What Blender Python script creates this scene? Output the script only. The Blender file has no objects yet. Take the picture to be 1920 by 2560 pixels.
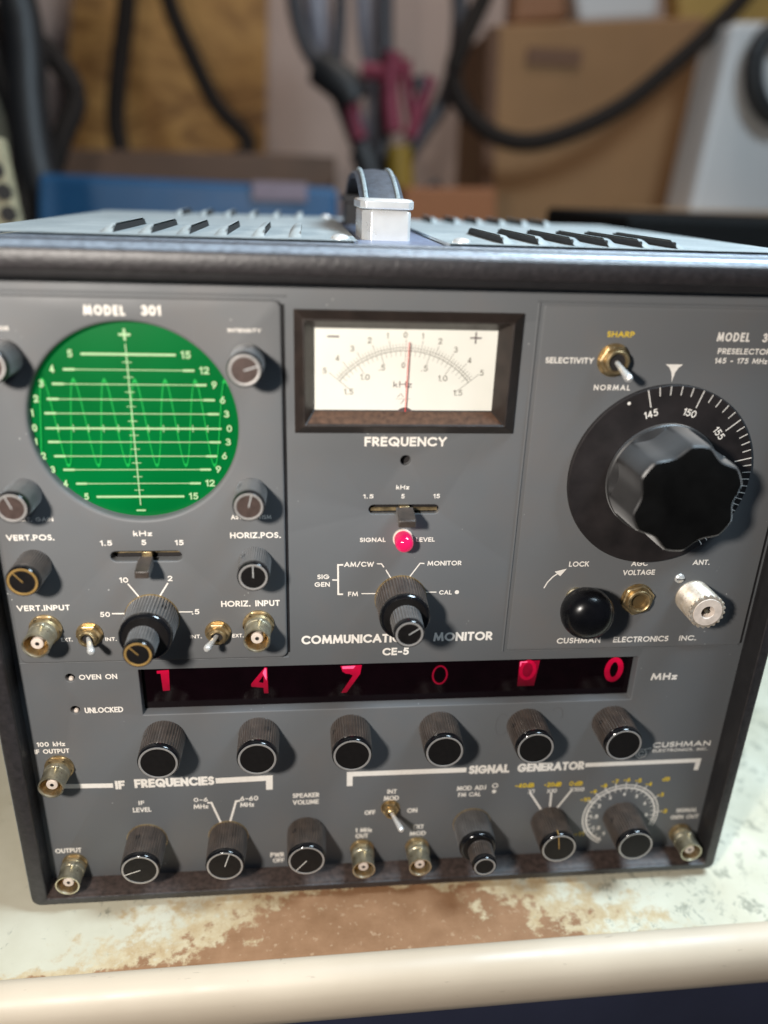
import bpy, bmesh, math, random
from mathutils import Vector, Matrix
random.seed(7)
S = 0.001                      # everything below is in millimetres
scene = bpy.context.scene
COL = scene.collection
PI = math.pi
WPOS = {}

# ------------------------------------------------------------------ helpers
def link(o, parent=None, loc=(0, 0, 0)):
    COL.objects.link(o)
    base = WPOS[parent.name] if parent is not None else Vector((0, 0, 0))
    o.location = (Vector(loc) - base) * S
    o.parent = parent
    WPOS[o.name] = Vector(loc)
    return o

def empty(name, loc, parent=None):
    o = bpy.data.objects.new(name, None)
    o.empty_display_size = 0.02
    return link(o, parent, loc)

def tag(o, label=None, cat=None, group=None, kind=None):
    if label: o['label'] = label
    if cat: o['category'] = cat
    if group: o['group'] = group
    if kind: o['kind'] = kind
    return o

class MB:
    """collects geometry (mm, local) and links it as one mesh object"""
    def __init__(self): self.v, self.f, self.m = [], [], []
    def add(self, vs, fs, mi=0):
        b = len(self.v); self.v += [tuple(p) for p in vs]
        self.f += [tuple(b + i for i in f) for f in fs]; self.m += [mi] * len(fs)
        return self
    def box(self, x0, y0, z0, x1, y1, z1, mi=0):
        vs = [(x, y, z) for z in (z0, z1) for y in (y0, y1) for x in (x0, x1)]
        return self.add(vs, [(0, 2, 3, 1), (4, 5, 7, 6), (0, 1, 5, 4), (2, 6, 7, 3), (0, 4, 6, 2), (1, 3, 7, 5)], mi)
    def lathe(self, prof, n=64, mi=0, rfun=None, c=(0, 0), ribs=None):
        # profile (r, d): d = distance out of the panel, axis -Y
        vs, fs = [], []
        for k, (r, d) in enumerate(prof):
            for i in range(n):
                a = 2 * PI * i / n
                rr = r
                if rfun: rr = rfun(r, d, a, k, i)
                vs.append((c[0] + rr * math.sin(a), -d, c[1] + rr * math.cos(a)))
        for k in range(len(prof) - 1):
            for i in range(n):
                j = (i + 1) % n
                fs.append((k * n + i, (k + 1) * n + i, (k + 1) * n + j, k * n + j))
        if prof[0][0] > 1e-6: pass
        self.add(vs, fs, mi)
        return self
    def cap(self, r, d, n=64, mi=0, c=(0, 0)):
        vs = [(c[0], -d, c[1])] + [(c[0] + r * math.sin(2 * PI * i / n), -d, c[1] + r * math.cos(2 * PI * i / n)) for i in range(n)]
        return self.add(vs, [(0, 1 + (i + 1) % n, 1 + i) for i in range(n)], mi)
    def tube(self, pts, rad, n=10, mi=0, closed=False):
        P = [Vector(p) for p in pts]; rings = []
        up = Vector((0, 0, 1)); N = len(P)
        for i, p in enumerate(P):
            t = (P[min(i + 1, N - 1)] - P[max(i - 1, 0)]).normalized()
            s = t.cross(up)
            if s.length < 1e-3: s = t.cross(Vector((0, 1, 0)))
            s.normalize(); u = s.cross(t)
            r = rad[i] if isinstance(rad, (list, tuple)) else rad
            rings.append([p + s * r * math.cos(2 * PI * k / n) + u * r * math.sin(2 * PI * k / n) for k in range(n)])
        vs = [q for r in rings for q in r]; fs = []
        for i in range(N - 1):
            for k in range(n):
                fs.append((i * n + k, i * n + (k + 1) % n, (i + 1) * n + (k + 1) % n, (i + 1) * n + k))
        fs.append(tuple(range(n - 1, -1, -1))); fs.append(tuple((N - 1) * n + k for k in range(n)))
        return self.add(vs, fs, mi)
    def build(self, name, mats, parent=None, loc=(0, 0, 0), smooth=35, bevel=0, recalc=True):
        me = bpy.data.meshes.new(name)
        me.from_pydata([(x * S, y * S, z * S) for x, y, z in self.v], [], self.f)
        if not isinstance(mats, (list, tuple)): mats = [mats]
        for m in mats: me.materials.append(m)
        me.polygons.foreach_set('material_index', self.m)
        if recalc:
            bm = bmesh.new(); bm.from_mesh(me)
            bmesh.ops.remove_doubles(bm, verts=bm.verts, dist=1e-7)
            bmesh.ops.recalc_face_normals(bm, faces=bm.faces)
            bm.to_mesh(me); bm.free()
        if smooth:
            me.polygons.foreach_set('use_smooth', [True] * len(me.polygons))
            me.set_sharp_from_angle(angle=math.radians(smooth))
        me.update()
        o = bpy.data.objects.new(name, me)
        if bevel:
            b = o.modifiers.new('bevel', 'BEVEL'); b.width = bevel * S; b.segments = 2
            b.limit_method = 'ANGLE'; b.angle_limit = math.radians(40)
        return link(o, parent, loc)

def dup(o, parent, loc):
    """copy of an object and of its children (shared mesh data)"""
    c = o.copy(); COL.objects.link(c); c.parent = parent
    c.location = (Vector(loc) - WPOS[parent.name]) * S
    WPOS[c.name] = Vector(loc)
    for ch in [k for k in bpy.data.objects if k.parent == o]:
        d = ch.copy(); COL.objects.link(d); d.parent = c
        WPOS[d.name] = WPOS[c.name] + WPOS[ch.name] - WPOS[o.name]
    return c

# camera solved from the photograph (panel plane Y = 0, millimetres)
CAM = Vector((115.70275, -258.00948, 282.81841)); FPX = 1935.13
rx, ry, rz = -0.3955321, -0.10809293, -0.0349001
def rotm(rx, ry, rz):
    cx, sx = math.cos(rx), math.sin(rx); A = Matrix(((1, 0, 0), (0, cx, -sx), (0, sx, cx)))
    c, s = math.cos(ry), math.sin(ry); B = Matrix(((c, -s, 0), (s, c, 0), (0, 0, 1)))
    c, s = math.cos(rz), math.sin(rz); C = Matrix(((c, 0, s), (0, 1, 0), (-s, 0, c)))
    return B @ A @ C
RM = rotm(rx, ry, rz)
def at(px, py, Y):
    """point of the room at depth Y behind the panel that the lens sees at photo pixel px, py"""
    d = RM @ Vector(((px - 960) / FPX, 1, -(py - 1280) / FPX))
    return CAM + d * ((Y - CAM.y) / d.y)

# ------------------------------------------------------------------ materials
def nt(name):
    m = bpy.data.materials.new(name); m.use_nodes = True
    t = m.node_tree; return m, t, t.nodes['Principled BSDF']
def N(t, kind, **kw):
    n = t.nodes.new(kind)
    for k, v in kw.items():
        if k.startswith('_'): setattr(n, k[1:], v)
        else: n.inputs[k.replace('__', ' ')].default_value = v
    return n
def coords(t, scale=(1, 1, 1), which='Object'):
    tc = t.nodes.new('ShaderNodeTexCoord'); mp = t.nodes.new('ShaderNodeMapping')
    mp.inputs['Scale'].default_value = scale
    t.links.new(tc.outputs[which], mp.inputs['Vector']); return mp.outputs['Vector']
def ramp(t, src, stops):
    r = t.nodes.new('ShaderNodeValToRGB'); e = r.color_ramp.elements
    while len(e) < len(stops): e.new(0.5)
    for k, (p, c) in enumerate(stops):
        e[k].position = p; e[k].color = (c, c, c, 1) if not isinstance(c, (tuple, list)) else (*c[:3], 1)
    t.links.new(src, r.inputs['Fac']); return r.outputs['Color']
def mix(t, fac, a, b, blend='MIX'):
    m = t.nodes.new('ShaderNodeMix'); m.data_type = 'RGBA'; m.blend_type = blend
    for sock, v in ((m.inputs[0], fac), (m.inputs[6], a), (m.inputs[7], b)):
        if isinstance(v, bpy.types.NodeSocket): t.links.new(v, sock)
        elif isinstance(v, (tuple, list)): sock.default_value = (*v[:3], 1)
        else: sock.default_value = v
    return m.outputs[2]
def bumpn(t, b, src, dist, strength=1.0):
    n = t.nodes.new('ShaderNodeBump'); n.inputs['Strength'].default_value = strength
    n.inputs['Distance'].default_value = dist * S
    t.links.new(src, n.inputs['Height']); t.links.new(n.outputs['Normal'], b.inputs['Normal'])
def noise(t, vec, sc, detail=4, rough=.55, dist=0):
    n = N(t, 'ShaderNodeTexNoise', Scale=sc, Detail=detail, Roughness=rough, Distortion=dist)
    t.links.new(vec, n.inputs['Vector']); return n.outputs['Fac']

def simple(name, col, rough=.5, metal=0, spec=.5, var=.12, nscale=150, bump=0, bscale=900, coat=0, dust=0):
    m, t, b = nt(name); v = coords(t)
    f = ramp(t, noise(t, v, nscale), [(.3, 0), (.7, 1)])
    c0 = tuple(x * (1 - var) for x in col); c1 = tuple(min(1, x * (1 + var)) for x in col)
    t.links.new(mix(t, f, c0, c1), b.inputs['Base Color'])
    rr = N(t, 'ShaderNodeMapRange'); t.links.new(noise(t, v, nscale * 2.3), rr.inputs['Value'])
    rr.inputs['To Min'].default_value = max(.02, rough - .07); rr.inputs['To Max'].default_value = min(1, rough + .1)
    t.links.new(rr.outputs['Result'], b.inputs['Roughness'])
    b.inputs['Metallic'].default_value = metal; b.inputs['Specular IOR Level'].default_value = spec
    if dust: b.inputs['Sheen Weight'].default_value = dust; b.inputs['Sheen Roughness'].default_value = .45
    if coat: b.inputs['Coat Weight'].default_value = coat; b.inputs['Coat Roughness'].default_value = .1
    if bump: bumpn(t, b, noise(t, v, bscale), bump)
    return m

def panel_paint(name, col=(.185, .19, .2)):
    """satin grey enamel with fine orange peel, dust specks, faint smudges and scratches"""
    m, t, b = nt(name); v = coords(t)
    g = ramp(t, noise(t, v, 14, 3), [(.3, 0), (.75, 1)])
    base = mix(t, g, tuple(c * .93 for c in col), tuple(c * 1.07 for c in col))
    base = mix(t, ramp(t, noise(t, v, 28, 5, .65), [(.48, 0), (.72, .35)]), base, tuple(c * k for c, k in zip(col, (1.18, .98, .86))))
    vo = N(t, 'ShaderNodeTexVoronoi', Scale=330.0, Randomness=1.0); t.links.new(v, vo.inputs['Vector'])
    size = ramp(t, noise(t, v, 60, 2), [(.54, 0.0), (.72, .11)])
    lt = N(t, 'ShaderNodeMath', _operation='LESS_THAN'); t.links.new(vo.outputs['Distance'], lt.inputs[0]); t.links.new(size, lt.inputs[1])
    base = mix(t, lt.outputs[0], base, (.42, .42, .41))
    vs = coords(t, (1, 1, .06)); sc = ramp(t, noise(t, vs, 900, 2), [(.715, 0), (.74, .22)])
    sm = ramp(t, noise(t, v, 9, 3), [(.52, 0), (.7, 1)])
    mm = N(t, 'ShaderNodeMath', _operation='MULTIPLY'); t.links.new(sc, mm.inputs[0]); t.links.new(sm, mm.inputs[1])
    base = mix(t, mm.outputs[0], base, (.34, .34, .34))
    t.links.new(base, b.inputs['Base Color'])
    t.links.new(ramp(t, noise(t, v, 35, 5), [(.3, .42), (.7, .58)]), b.inputs['Roughness'])
    b.inputs['Specular IOR Level'].default_value = .36
    bumpn(t, b, noise(t, v, 1500, 2), .012)
    return m

M = {}
M['panel'] = panel_paint('panel_enamel', (.138, .145, .152))
M['module'] = panel_paint('module_enamel', (.144, .149, .154))
M['white_ink'] = simple('white_ink', (.92, .87, .80), .55, var=.05, nscale=700)
M['yellow_ink'] = simple('yellow_ink', (.80, .56, .03), .55, var=.08, nscale=700)
M['knob'] = simple('black_knob_plastic', (.045, .031, .023), .42, var=.5, dust=.22, nscale=260, bump=.02, bscale=2500, spec=.7)
M['knob_grey'] = simple('worn_knob_plastic', (.06, .055, .052), .5, var=.4, dust=.5, nscale=260, bump=.02, bscale=2500, spec=.7)
M['gloss'] = simple('gloss_black_plastic', (.006, .006, .007), .12, var=.2, spec=.6)
M['bigknob'] = simple('satin_black_phenolic', (.018, .0145, .0145), .5, var=.4, dust=.0, nscale=90, bump=.006, bscale=1800, spec=.5)
M['dusty_phenolic'] = simple('dusty_phenolic', (.013, .012, .012), .42, var=.4, nscale=90, bump=.006, bscale=1800, spec=.8, dust=.42)
M['black_front'] = simple('black_knob_front', (.0035, .0035, .0035), .55, var=.5, nscale=90, spec=.12)
M['satin_ball'] = simple('satin_black_ball', (.004, .004, .005), .24, var=.3, spec=.35)
M['knob_face'] = simple('knob_face_black', (.007, .006, .006), .45, var=.3, nscale=400, spec=.3)
M['brown_reflect_face'] = simple('spun_cap_reflection', (.085, .058, .050), .42, metal=.3, var=.2, nscale=500)  # aluminium cap: the brown it reflects is put into the base colour
M['silver'] = simple('spun_aluminium', (.50, .48, .46), .42, metal=.55, var=.12, nscale=300)
M['brass_ring'] = simple('brass_ring', (.58, .36, .12), .4, metal=.55, var=.2, nscale=300)
def aged_metal(name, c_bright, c_dull, metal=.9, rough=.38, stain=(.16, .10, .05)):
    m, t, b = nt(name); v = coords(t)
    a = mix(t, ramp(t, noise(t, v, 240, 5), [(.35, 0), (.65, 1)]), c_dull, c_bright)
    a = mix(t, ramp(t, noise(t, v, 520, 4, .7), [(.58, 0), (.72, .75)]), a, stain)
    t.links.new(a, b.inputs['Base Color']); b.inputs['Metallic'].default_value = metal
    t.links.new(ramp(t, noise(t, v, 400, 4), [(.3, rough - .12), (.7, rough + .2)]), b.inputs['Roughness'])
    bumpn(t, b, noise(t, v, 1400, 3), .03)
    return m
M['nickel'] = aged_metal('tarnished_nickel', (.66, .62, .48), (.46, .40, .26))
M['gold'] = aged_metal('gold_plating', (.64, .49, .27), (.38, .28, .15))
M['bright_steel'] = simple('bright_chrome', (.90, .90, .88), .28, metal=.55, var=.03, nscale=60)
M['worn_plug'] = aged_metal('worn_plated_socket', (.74, .68, .60), (.56, .47, .36), .55, .45, (.35, .22, .12))
M['ptfe'] = simple('white_insulator', (.74, .64, .56), .5, var=.15, nscale=300)
M['dark_hole'] = simple('dark_cavity', (.012, .01, .01), .7)
M['meter_frame'] = simple('meter_frame_phenolic', (.024, .017, .014), .42, var=.3, nscale=200, bump=.03, bscale=1600, spec=.6)
M['meter_paper'] = simple('meter_scale_card', (.84, .83, .75), .6, var=.03, nscale=60)
M['meter_ink'] = simple('meter_ink', (.20, .18, .15), .7)
M['meter_ink_dark'] = simple('meter_ink_dark', (.10, .07, .07), .7)
M['needle'] = simple('needle_red', (.75, .05, .04), .4)
M['lit_sill_brown'] = simple('lit_brown_ledge', (.095, .05, .03), .8, var=.4, nscale=500, bump=.05, bscale=1500)  # brown of the meter's lit lower slope, put into the colour

def hammer(name, col, rough, dist, metal=0):
    m, t, b = nt(name); v = coords(t)
    t.links.new(mix(t, ramp(t, noise(t, v, 420, 3), [(.35, 0), (.65, 1)]), tuple(c * .75 for c in col), tuple(c * 1.3 for c in col)), b.inputs['Base Color'])
    b.inputs['Roughness'].default_value = rough; b.inputs['Specular IOR Level'].default_value = .75; b.inputs['Metallic'].default_value = metal
    bumpn(t, b, noise(t, v, 520, 3, .5, .6), dist); return m
M['frame'] = hammer('hammered_black_frame', (.021, .018, .0195), .48, .2)
M['lip_reflection'] = simple('brown_reflection_lip', (.05, .034, .029), .45, var=.5, nscale=500, bump=.06, bscale=1200, spec=.5)  # brownish glossy reflections of the bottom lip painted as base colour
M['ridge_glint'] = hammer('frame_ridge_glint', (.24, .28, .33), .36, .04, .3)  # blue-white reflection of the overhead light painted into the ridge colour
M['gasket_shade'] = simple('black_gasket_shade', (.018, .017, .018), .35, bump=.05, bscale=500)  # gasket black, also painted on the grip sides as shade
M['grip'] = simple('handle_grip_vinyl', (.06, .072, .09), .45, var=.3, nscale=350, bump=.08, bscale=1500, spec=.6)
M['bead'] = simple('handle_grip_bead', (.30, .35, .36), .5, var=.3, nscale=700, bump=.05, bscale=1500)

def cover_mat():
    m, t, b = nt('cover_grey_paint'); v = coords(t)
    a = mix(t, ramp(t, noise(t, v, 45, 5), [(.3, 0), (.7, 1)]), (.29, .325, .33), (.42, .45, .445))
    vo = N(t, 'ShaderNodeTexVoronoi', Scale=620.0); t.links.new(v, vo.inputs['Vector'])
    a = mix(t, ramp(t, vo.outputs['Distance'], [(.08, .8), (.2, 0)]), a, (.70, .74, .74))
    t.links.new(a, b.inputs['Base Color']); b.inputs['Roughness'].default_value = .5
    bumpn(t, b, noise(t, v, 900, 3), .05); return m
M['cover'] = cover_mat()
M['strip'] = simple('blue_grey_strip', (.20, .235, .33), .33, var=.18, nscale=260, bump=.04, bscale=900, spec=.7)

def screen_mat():
    m, t, b = nt('green_scope_filter'); v = coords(t)
    a = mix(t, ramp(t, noise(t, v, 18, 2), [(.3, 0), (.7, 1)]), (.0, .065, .012), (.0, .095, .02))
    t.links.new(a, b.inputs['Base Color']); b.inputs['Roughness'].default_value = .32
    b.inputs['Specular IOR Level'].default_value = .12
    t.links.new(a, b.inputs['Emission Color']); b.inputs['Emission Strength'].default_value = 1.0
    return m
M['screen'] = screen_mat()
def glow(name, col, st, rough=.4, grad=0, base=.5):
    m, t, b = nt(name); v = coords(t)
    f = ramp(t, noise(t, v, 260, 3), [(.3, .7), (.7, 1)])
    c = mix(t, 1.0, f, col, 'MULTIPLY')
    if grad:                      # edge-lit acrylic numeral: the lamp sits above, so it glows strongest at the top
        sp = t.nodes.new('ShaderNodeSeparateXYZ'); t.links.new(v, sp.inputs[0])
        q = t.nodes.new('ShaderNodeMapRange'); t.links.new(sp.outputs['Z'], q.inputs['Value'])
        q.inputs['From Min'].default_value = .0925; q.inputs['From Max'].default_value = .1065
        q.inputs['To Min'].default_value = grad * st; q.inputs['To Max'].default_value = st
        t.links.new(q.outputs[0], b.inputs['Emission Strength'])
    b.inputs['Base Color'].default_value = (*[x * base for x in col], 1); b.inputs['Roughness'].default_value = rough
    t.links.new(c, b.inputs['Emission Color']); 
    if not grad: b.inputs['Emission Strength'].default_value = st
    return m
M['graticule'] = glow('graticule_lines', (.62, .95, .50), .26)
M['trace'] = glow('phosphor_trace', (.0, .60, .09), .25)
M['digit'] = glow('lit_digit', (1.0, .001, .065), .66, grad=.22, base=.08)
M['digit_hot'] = glow('lit_digit_bright', (1.0, .12, .27), 1.5, base=.1)
M['digit_dim'] = glow('dim_digit', (.75, .001, .05), .34, base=.06)
M['digit_patch'] = glow('lit_digit_slab', (.7, .001, .05), .45, grad=.1, base=.06)
M['window'] = simple('dark_red_window', (.004, .001, .002), .12, var=.2, spec=.3)
M['lens'] = None
m, t, b = nt('red_lens'); b.inputs['Base Color'].default_value = (.55, .01, .10, 1); b.inputs['Roughness'].default_value = .12
b.inputs['Emission Color'].default_value = (1, .012, .12, 1); b.inputs['Emission Strength'].default_value = .5
b.inputs['Transmission Weight'].default_value = .25; b.inputs['Coat Weight'].default_value = .6
M['lens'] = m

# ------------------------------------------------------------------ stroke lettering
def arc(cx, cy, rx_, ry_, a0, a1, n=14):
    return [(cx + rx_ * math.cos(math.radians(a0 + (a1 - a0) * i / n)), cy + ry_ * math.sin(math.radians(a0 + (a1 - a0) * i / n))) for i in range(n + 1)]
def circ(cx, cy, rx_, ry_, n=28):
    p = arc(cx, cy, rx_, ry_, 0, 360, n)[:-1]; return ('c', p)
G = {
 'A': (.88, [[(0, 0), (.44, 1), (.88, 0)], [(.17, .32), (.71, .32)]]),
 'B': (.58, [[(0, 0), (0, 1)], [(0, 1), (.28, 1)] + arc(.28, .765, .24, .235, 90, -90, 8) + [(0, .53)], [(0, .53), (.3, .53)] + arc(.3, .265, .28, .265, 90, -90, 8) + [(0, 0)]]),
 'C': (.86, [arc(.5, .5, .5, .5, 46, 314, 22)]),
 'D': (.8, [('c', [(0, 0), (0, 1), (.3, 1)] + arc(.3, .5, .5, .5, 84, -84, 14) + [(.3, 0)])]),
 'E': (.5, [[(.5, 1), (0, 1), (0, 0), (.5, 0)], [(0, .52), (.46, .52)]]),
 'F': (.48, [[(.48, 1), (0, 1), (0, 0)], [(0, .5), (.43, .5)]]),
 'G': (1.0, [arc(.5, .5, .5, .5, 46, 352, 24) + [(1.0, .46), (.56, .46)]]),
 'H': (.68, [[(0, 0), (0, 1)], [(.68, 0), (.68, 1)], [(0, .52), (.68, .52)]]),
 'I': (0.02, [[(0.01, 0), (0.01, 1)]]),
 'J': (.34, [[(.34, 1), (.34, .2)] + arc(.14, .2, .2, .2, 0, -110, 6)]),
 'K': (.62, [[(0, 0), (0, 1)], [(.56, 1), (.08, .5)], [(.2, .6), (.62, 0)]]),
 'L': (.42, [[(0, 1), (0, 0), (.42, 0)]]),
 'M': (1.02, [[(0, 0), (.13, 1), (.51, .12), (.89, 1), (1.02, 0)]]),
 'N': (.74, [[(0, 0), (0, 1), (.74, 0), (.74, 1)]]),
 'O': (1.0, [circ(.5, .5, .5, .5)]),
 'P': (.54, [[(0, 0), (0, 1)], [(0, 1), (.26, 1)] + arc(.26, .72, .28, .28, 90, -90, 8) + [(0, .44)]]),
 'Q': (1.0, [circ(.5, .5, .5, .5), [(.55, .35), (.95, -.05)]]),
 'R': (.58, [[(0, 0), (0, 1)], [(0, 1), (.26, 1)] + arc(.26, .73, .27, .27, 90, -90, 8) + [(0, .46)], [(.24, .4), (.56, .02)]]),
 'S': (.5, [arc(.26, .745, .235, .255, 40, 250, 12)[:-1] + arc(.24, .265, .255, .265, 78, -140, 12)]),
 'T': (.56, [[(0, 1), (.56, 1)], [(.28, 0), (.28, 1)]]),
 'U': (.64, [[(0, 1), (0, .32)] + arc(.32, .32, .32, .32, 180, 360, 10) + [(.64, 1)]]),
 'V': (.8, [[(0, 1), (.4, 0), (.8, 1)]]),
 'W': (1.2, [[(0, 1), (.3, 0), (.6, .9), (.9, 0), (1.2, 1)]]),
 'X': (.7, [[(0, 0), (.66, 1)], [(0.04, 1), (.7, 0)]]),
 'Y': (.7, [[(0, 1), (.35, .48), (.7, 1)], [(.35, .48), (.35, 0)]]),
 'Z': (.6, [[(0, 1), (.6, 1), (0, 0), (.6, 0)]]),
 'k': (.4, [[(0, 0), (0, 1)], [(.34, .58), (.08, .32)], [(.16, .36), (.4, 0)]]),
 'z': (.4, [[(0, .58), (.4, .58), (0, 0), (.4, 0)]]),
 'd': (.5, [[(.5, 0), (.5, 1)], circ(.25, .28, .25, .28, 16)]),
 'f': (.3, [[(.1, 0), (.1, .8), (.3, 1)], [(0, .6), (.3, .6)]]),
 '0': (.62, [circ(.31, .5, .31, .5, 24)]),
 '1': (.2, [[(0, .82), (.2, 1), (.2, 0)]]),
 '2': (.55, [arc(.27, .72, .27, .28, 170, -30, 10) + [(0, 0), (.55, 0)]]),
 '3': (.55, [arc(.26, .75, .24, .25, 150, -90, 10), arc(.26, .26, .29, .26, 90, -150, 12)]),
 '4': (.62, [[(.45, 0), (.45, 1), (0, .26), (.62, .26)]]),
 '5': (.54, [[(.5, 1), (.13, 1), (.08, .58)] + arc(.25, .32, .29, .32, 100, -140, 12)]),
 '6': (.58, [[(.42, 1), (.06, .46)], circ(.29, .3, .29, .3, 18)]),
 '7': (.56, [[(0, 1), (.56, 1), (.14, 0)]]),
 '8': (.56, [circ(.28, .76, .22, .24, 14), circ(.28, .27, .28, .27, 16)]),
 '9': (.58, [[(.16, 0), (.52, .54)], circ(.29, .7, .29, .3, 18)]),
 '.': (.05, [[(.0, 0), (.05, 0)]]), ',': (.08, [[(.08, .02), (.0, -.16)]]),
 '-': (.34, [[(0, .42), (.34, .42)]]), '/': (.5, [[(0, -.08), (.5, 1.08)]]),
 '+': (.6, [[(0, .5), (.6, .5)], [(.3, .2), (.3, .8)]]), ' ': (.34, []),
}
LAY = [0]
def stroke(mb, pts, w, y, closed=False, mi=0, layer=None):
    """flat ribbon of width w along pts (x, z) on the plane y"""
    P = [Vector(p) for p in pts]
    P = [p for i, p in enumerate(P) if i == 0 or (p - P[i - 1]).length > 1e-4]
    if closed and (P[0] - P[-1]).length < 1e-4: P.pop()
    n = len(P)
    LAY[0] = (LAY[0] + 1) % 7
    yy = y - .03 - .012 * (LAY[0] if layer is None else layer)
    if not closed:
        d = (P[0] - P[1]).normalized(); P[0] = P[0] + d * w / 2
        d = (P[-1] - P[-2]).normalized(); P[-1] = P[-1] + d * w / 2
    L, R = [], []
    for i in range(n):
        if closed: a, b = P[i] - P[i - 1], P[(i + 1) % n] - P[i]
        else:
            a = P[i] - P[i - 1] if i else P[1] - P[0]
            b = P[i + 1] - P[i] if i < n - 1 else P[i] - P[i - 1]
        a.normalize(); b.normalize()
        na, nb = Vector((-a.y, a.x)), Vector((-b.y, b.x))
        mt = na + nb
        if mt.length < .2: mt = na.copy()
        mt.normalize(); k = 1 / max(.3, mt.dot(na))
        if k > 1.6: k = 1.25
        L.append(P[i] + mt * w / 2 * k); R.append(P[i] - mt * w / 2 * k)
    vs = [(p.x, yy, p.y) for p in L] + [(p.x, yy, p.y) for p in R]
    fs = [(i, i + 1, n + i + 1, n + i) for i in range(n - 1)]
    if closed: fs.append((n - 1, 0, n, 2 * n - 1))
    mb.add(vs, fs, mi)
def text_w(s, gap):
    return sum(G[c][0] for c in s) + gap * (len(s) - 1)
def lettering(mb, s, x0, x1, zc, h, y, wt=.2, rot=0, pivot=None, mi=0, gap=None):
    w = wt * h; hh = h - w
    gap = gap if gap is not None else wt + .14
    nat = text_w(s, gap)
    sx = (x1 - x0 - w) / nat if nat > 0 else 1
    if len(s) == 1 and s in 'I': sx = hh
    x = x0 + w / 2
    for c in s:
        gw, st = G[c]
        for poly in st:
            cl = isinstance(poly, tuple); pp = poly[1] if cl else poly
            q = [(x + p[0] * sx, zc - h / 2 + w / 2 + p[1] * hh) for p in pp]
            if rot:
                cr, sr = math.cos(rot), math.sin(rot); px, pz = pivot
                q = [(px + (a - px) * cr + (b_ - pz) * sr, pz - (a - px) * sr + (b_ - pz) * cr) for a, b_ in q]
            if cl: stroke(mb, q, w, y, True, mi); continue
            run = [q[0]]
            for i in range(1, len(q)):
                run.append(q[i])
                if i < len(q) - 1:
                    a_, b2 = Vector(q[i]) - Vector(q[i - 1]), Vector(q[i + 1]) - Vector(q[i])
                    if a_.length > 1e-4 and b2.length > 1e-4 and a_.angle(b2) > math.radians(65):
                        stroke(mb, run, w, y, False, mi); run = [q[i]]
            stroke(mb, run, w, y, False, mi)
        x += (gw + gap) * sx

# plate with holes -------------------------------------------------
def rrect(x0, z0, x1, z1, r, n=6):
    out = []
    for cx, cz, a0 in ((x1 - r, z1 - r, 0), (x0 + r, z1 - r, 90), (x0 + r, z0 + r, 180), (x1 - r, z0 + r, 270)):
        for i in range(n + 1):
            a = math.radians(a0 + 90 * i / n); out.append((cx + r * math.cos(a), cz + r * math.sin(a)))
    return out
def ell(cx, cz, r, n=48): return [(cx + r * math.cos(2 * PI * i / n), cz + r * math.sin(2 * PI * i / n)) for i in range(n)]
def plate(name, outer, holes, yf, yb, mat, parent, loc, edge=.4):
    """outer / holes: functions k -> loop, grown (outer shrinks, holes widen) by k mm at the front face"""
    bm = bmesh.new(); eds = []
    steps = [(0.0, 1.0), (.08, .62), (.3, .28), (.62, .08), (1.0, 0.0)]
    def ring(loop, y): return [bm.verts.new((x * S, y * S, z * S)) for x, z in loop]
    for fn, e, back in [(outer, edge, yb)] + [(h[0], h[1], h[2]) for h in holes]:
        rings = [ring(fn(e * k), yf + e * d) for d, k in reversed(steps)]
        rings = [ring(fn(e * k), yf + e * (1 - kk)) for k, kk in ((1.0, 1.0), (.62, .92), (.28, .72), (.08, .38), (0, 0))]
        rings.append(ring(fn(0), back))
        for a, b_ in zip(rings[:-1], rings[1:]):
            n = len(a)
            for i in range(n): bm.faces.new((a[i], a[(i + 1) % n], b_[(i + 1) % n], b_[i]))
        n = len(rings[0])
        for i in range(n): eds.append(bm.edges.get((rings[0][i], rings[0][(i + 1) % n])))
    bmesh.ops.triangle_fill(bm, use_beauty=True, edges=eds, normal=(0, -1, 0))
    bmesh.ops.recalc_face_normals(bm, faces=bm.faces)
    me = bpy.data.meshes.new(name); 
    bmesh.ops.translate(bm, verts=bm.verts, vec=Vector(loc) * -S)
    bm.to_mesh(me); bm.free(); me.materials.append(mat)
    for p in me.polygons: p.use_smooth = True
    me.set_sharp_from_angle(angle=math.radians(40))
    # make sure the front looks at the camera
    big = max(me.polygons, key=lambda p: p.area)
    if big.normal.y > 0: me.flip_normals()
    o = bpy.data.objects.new(name, me); return link(o, parent, loc)

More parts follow.
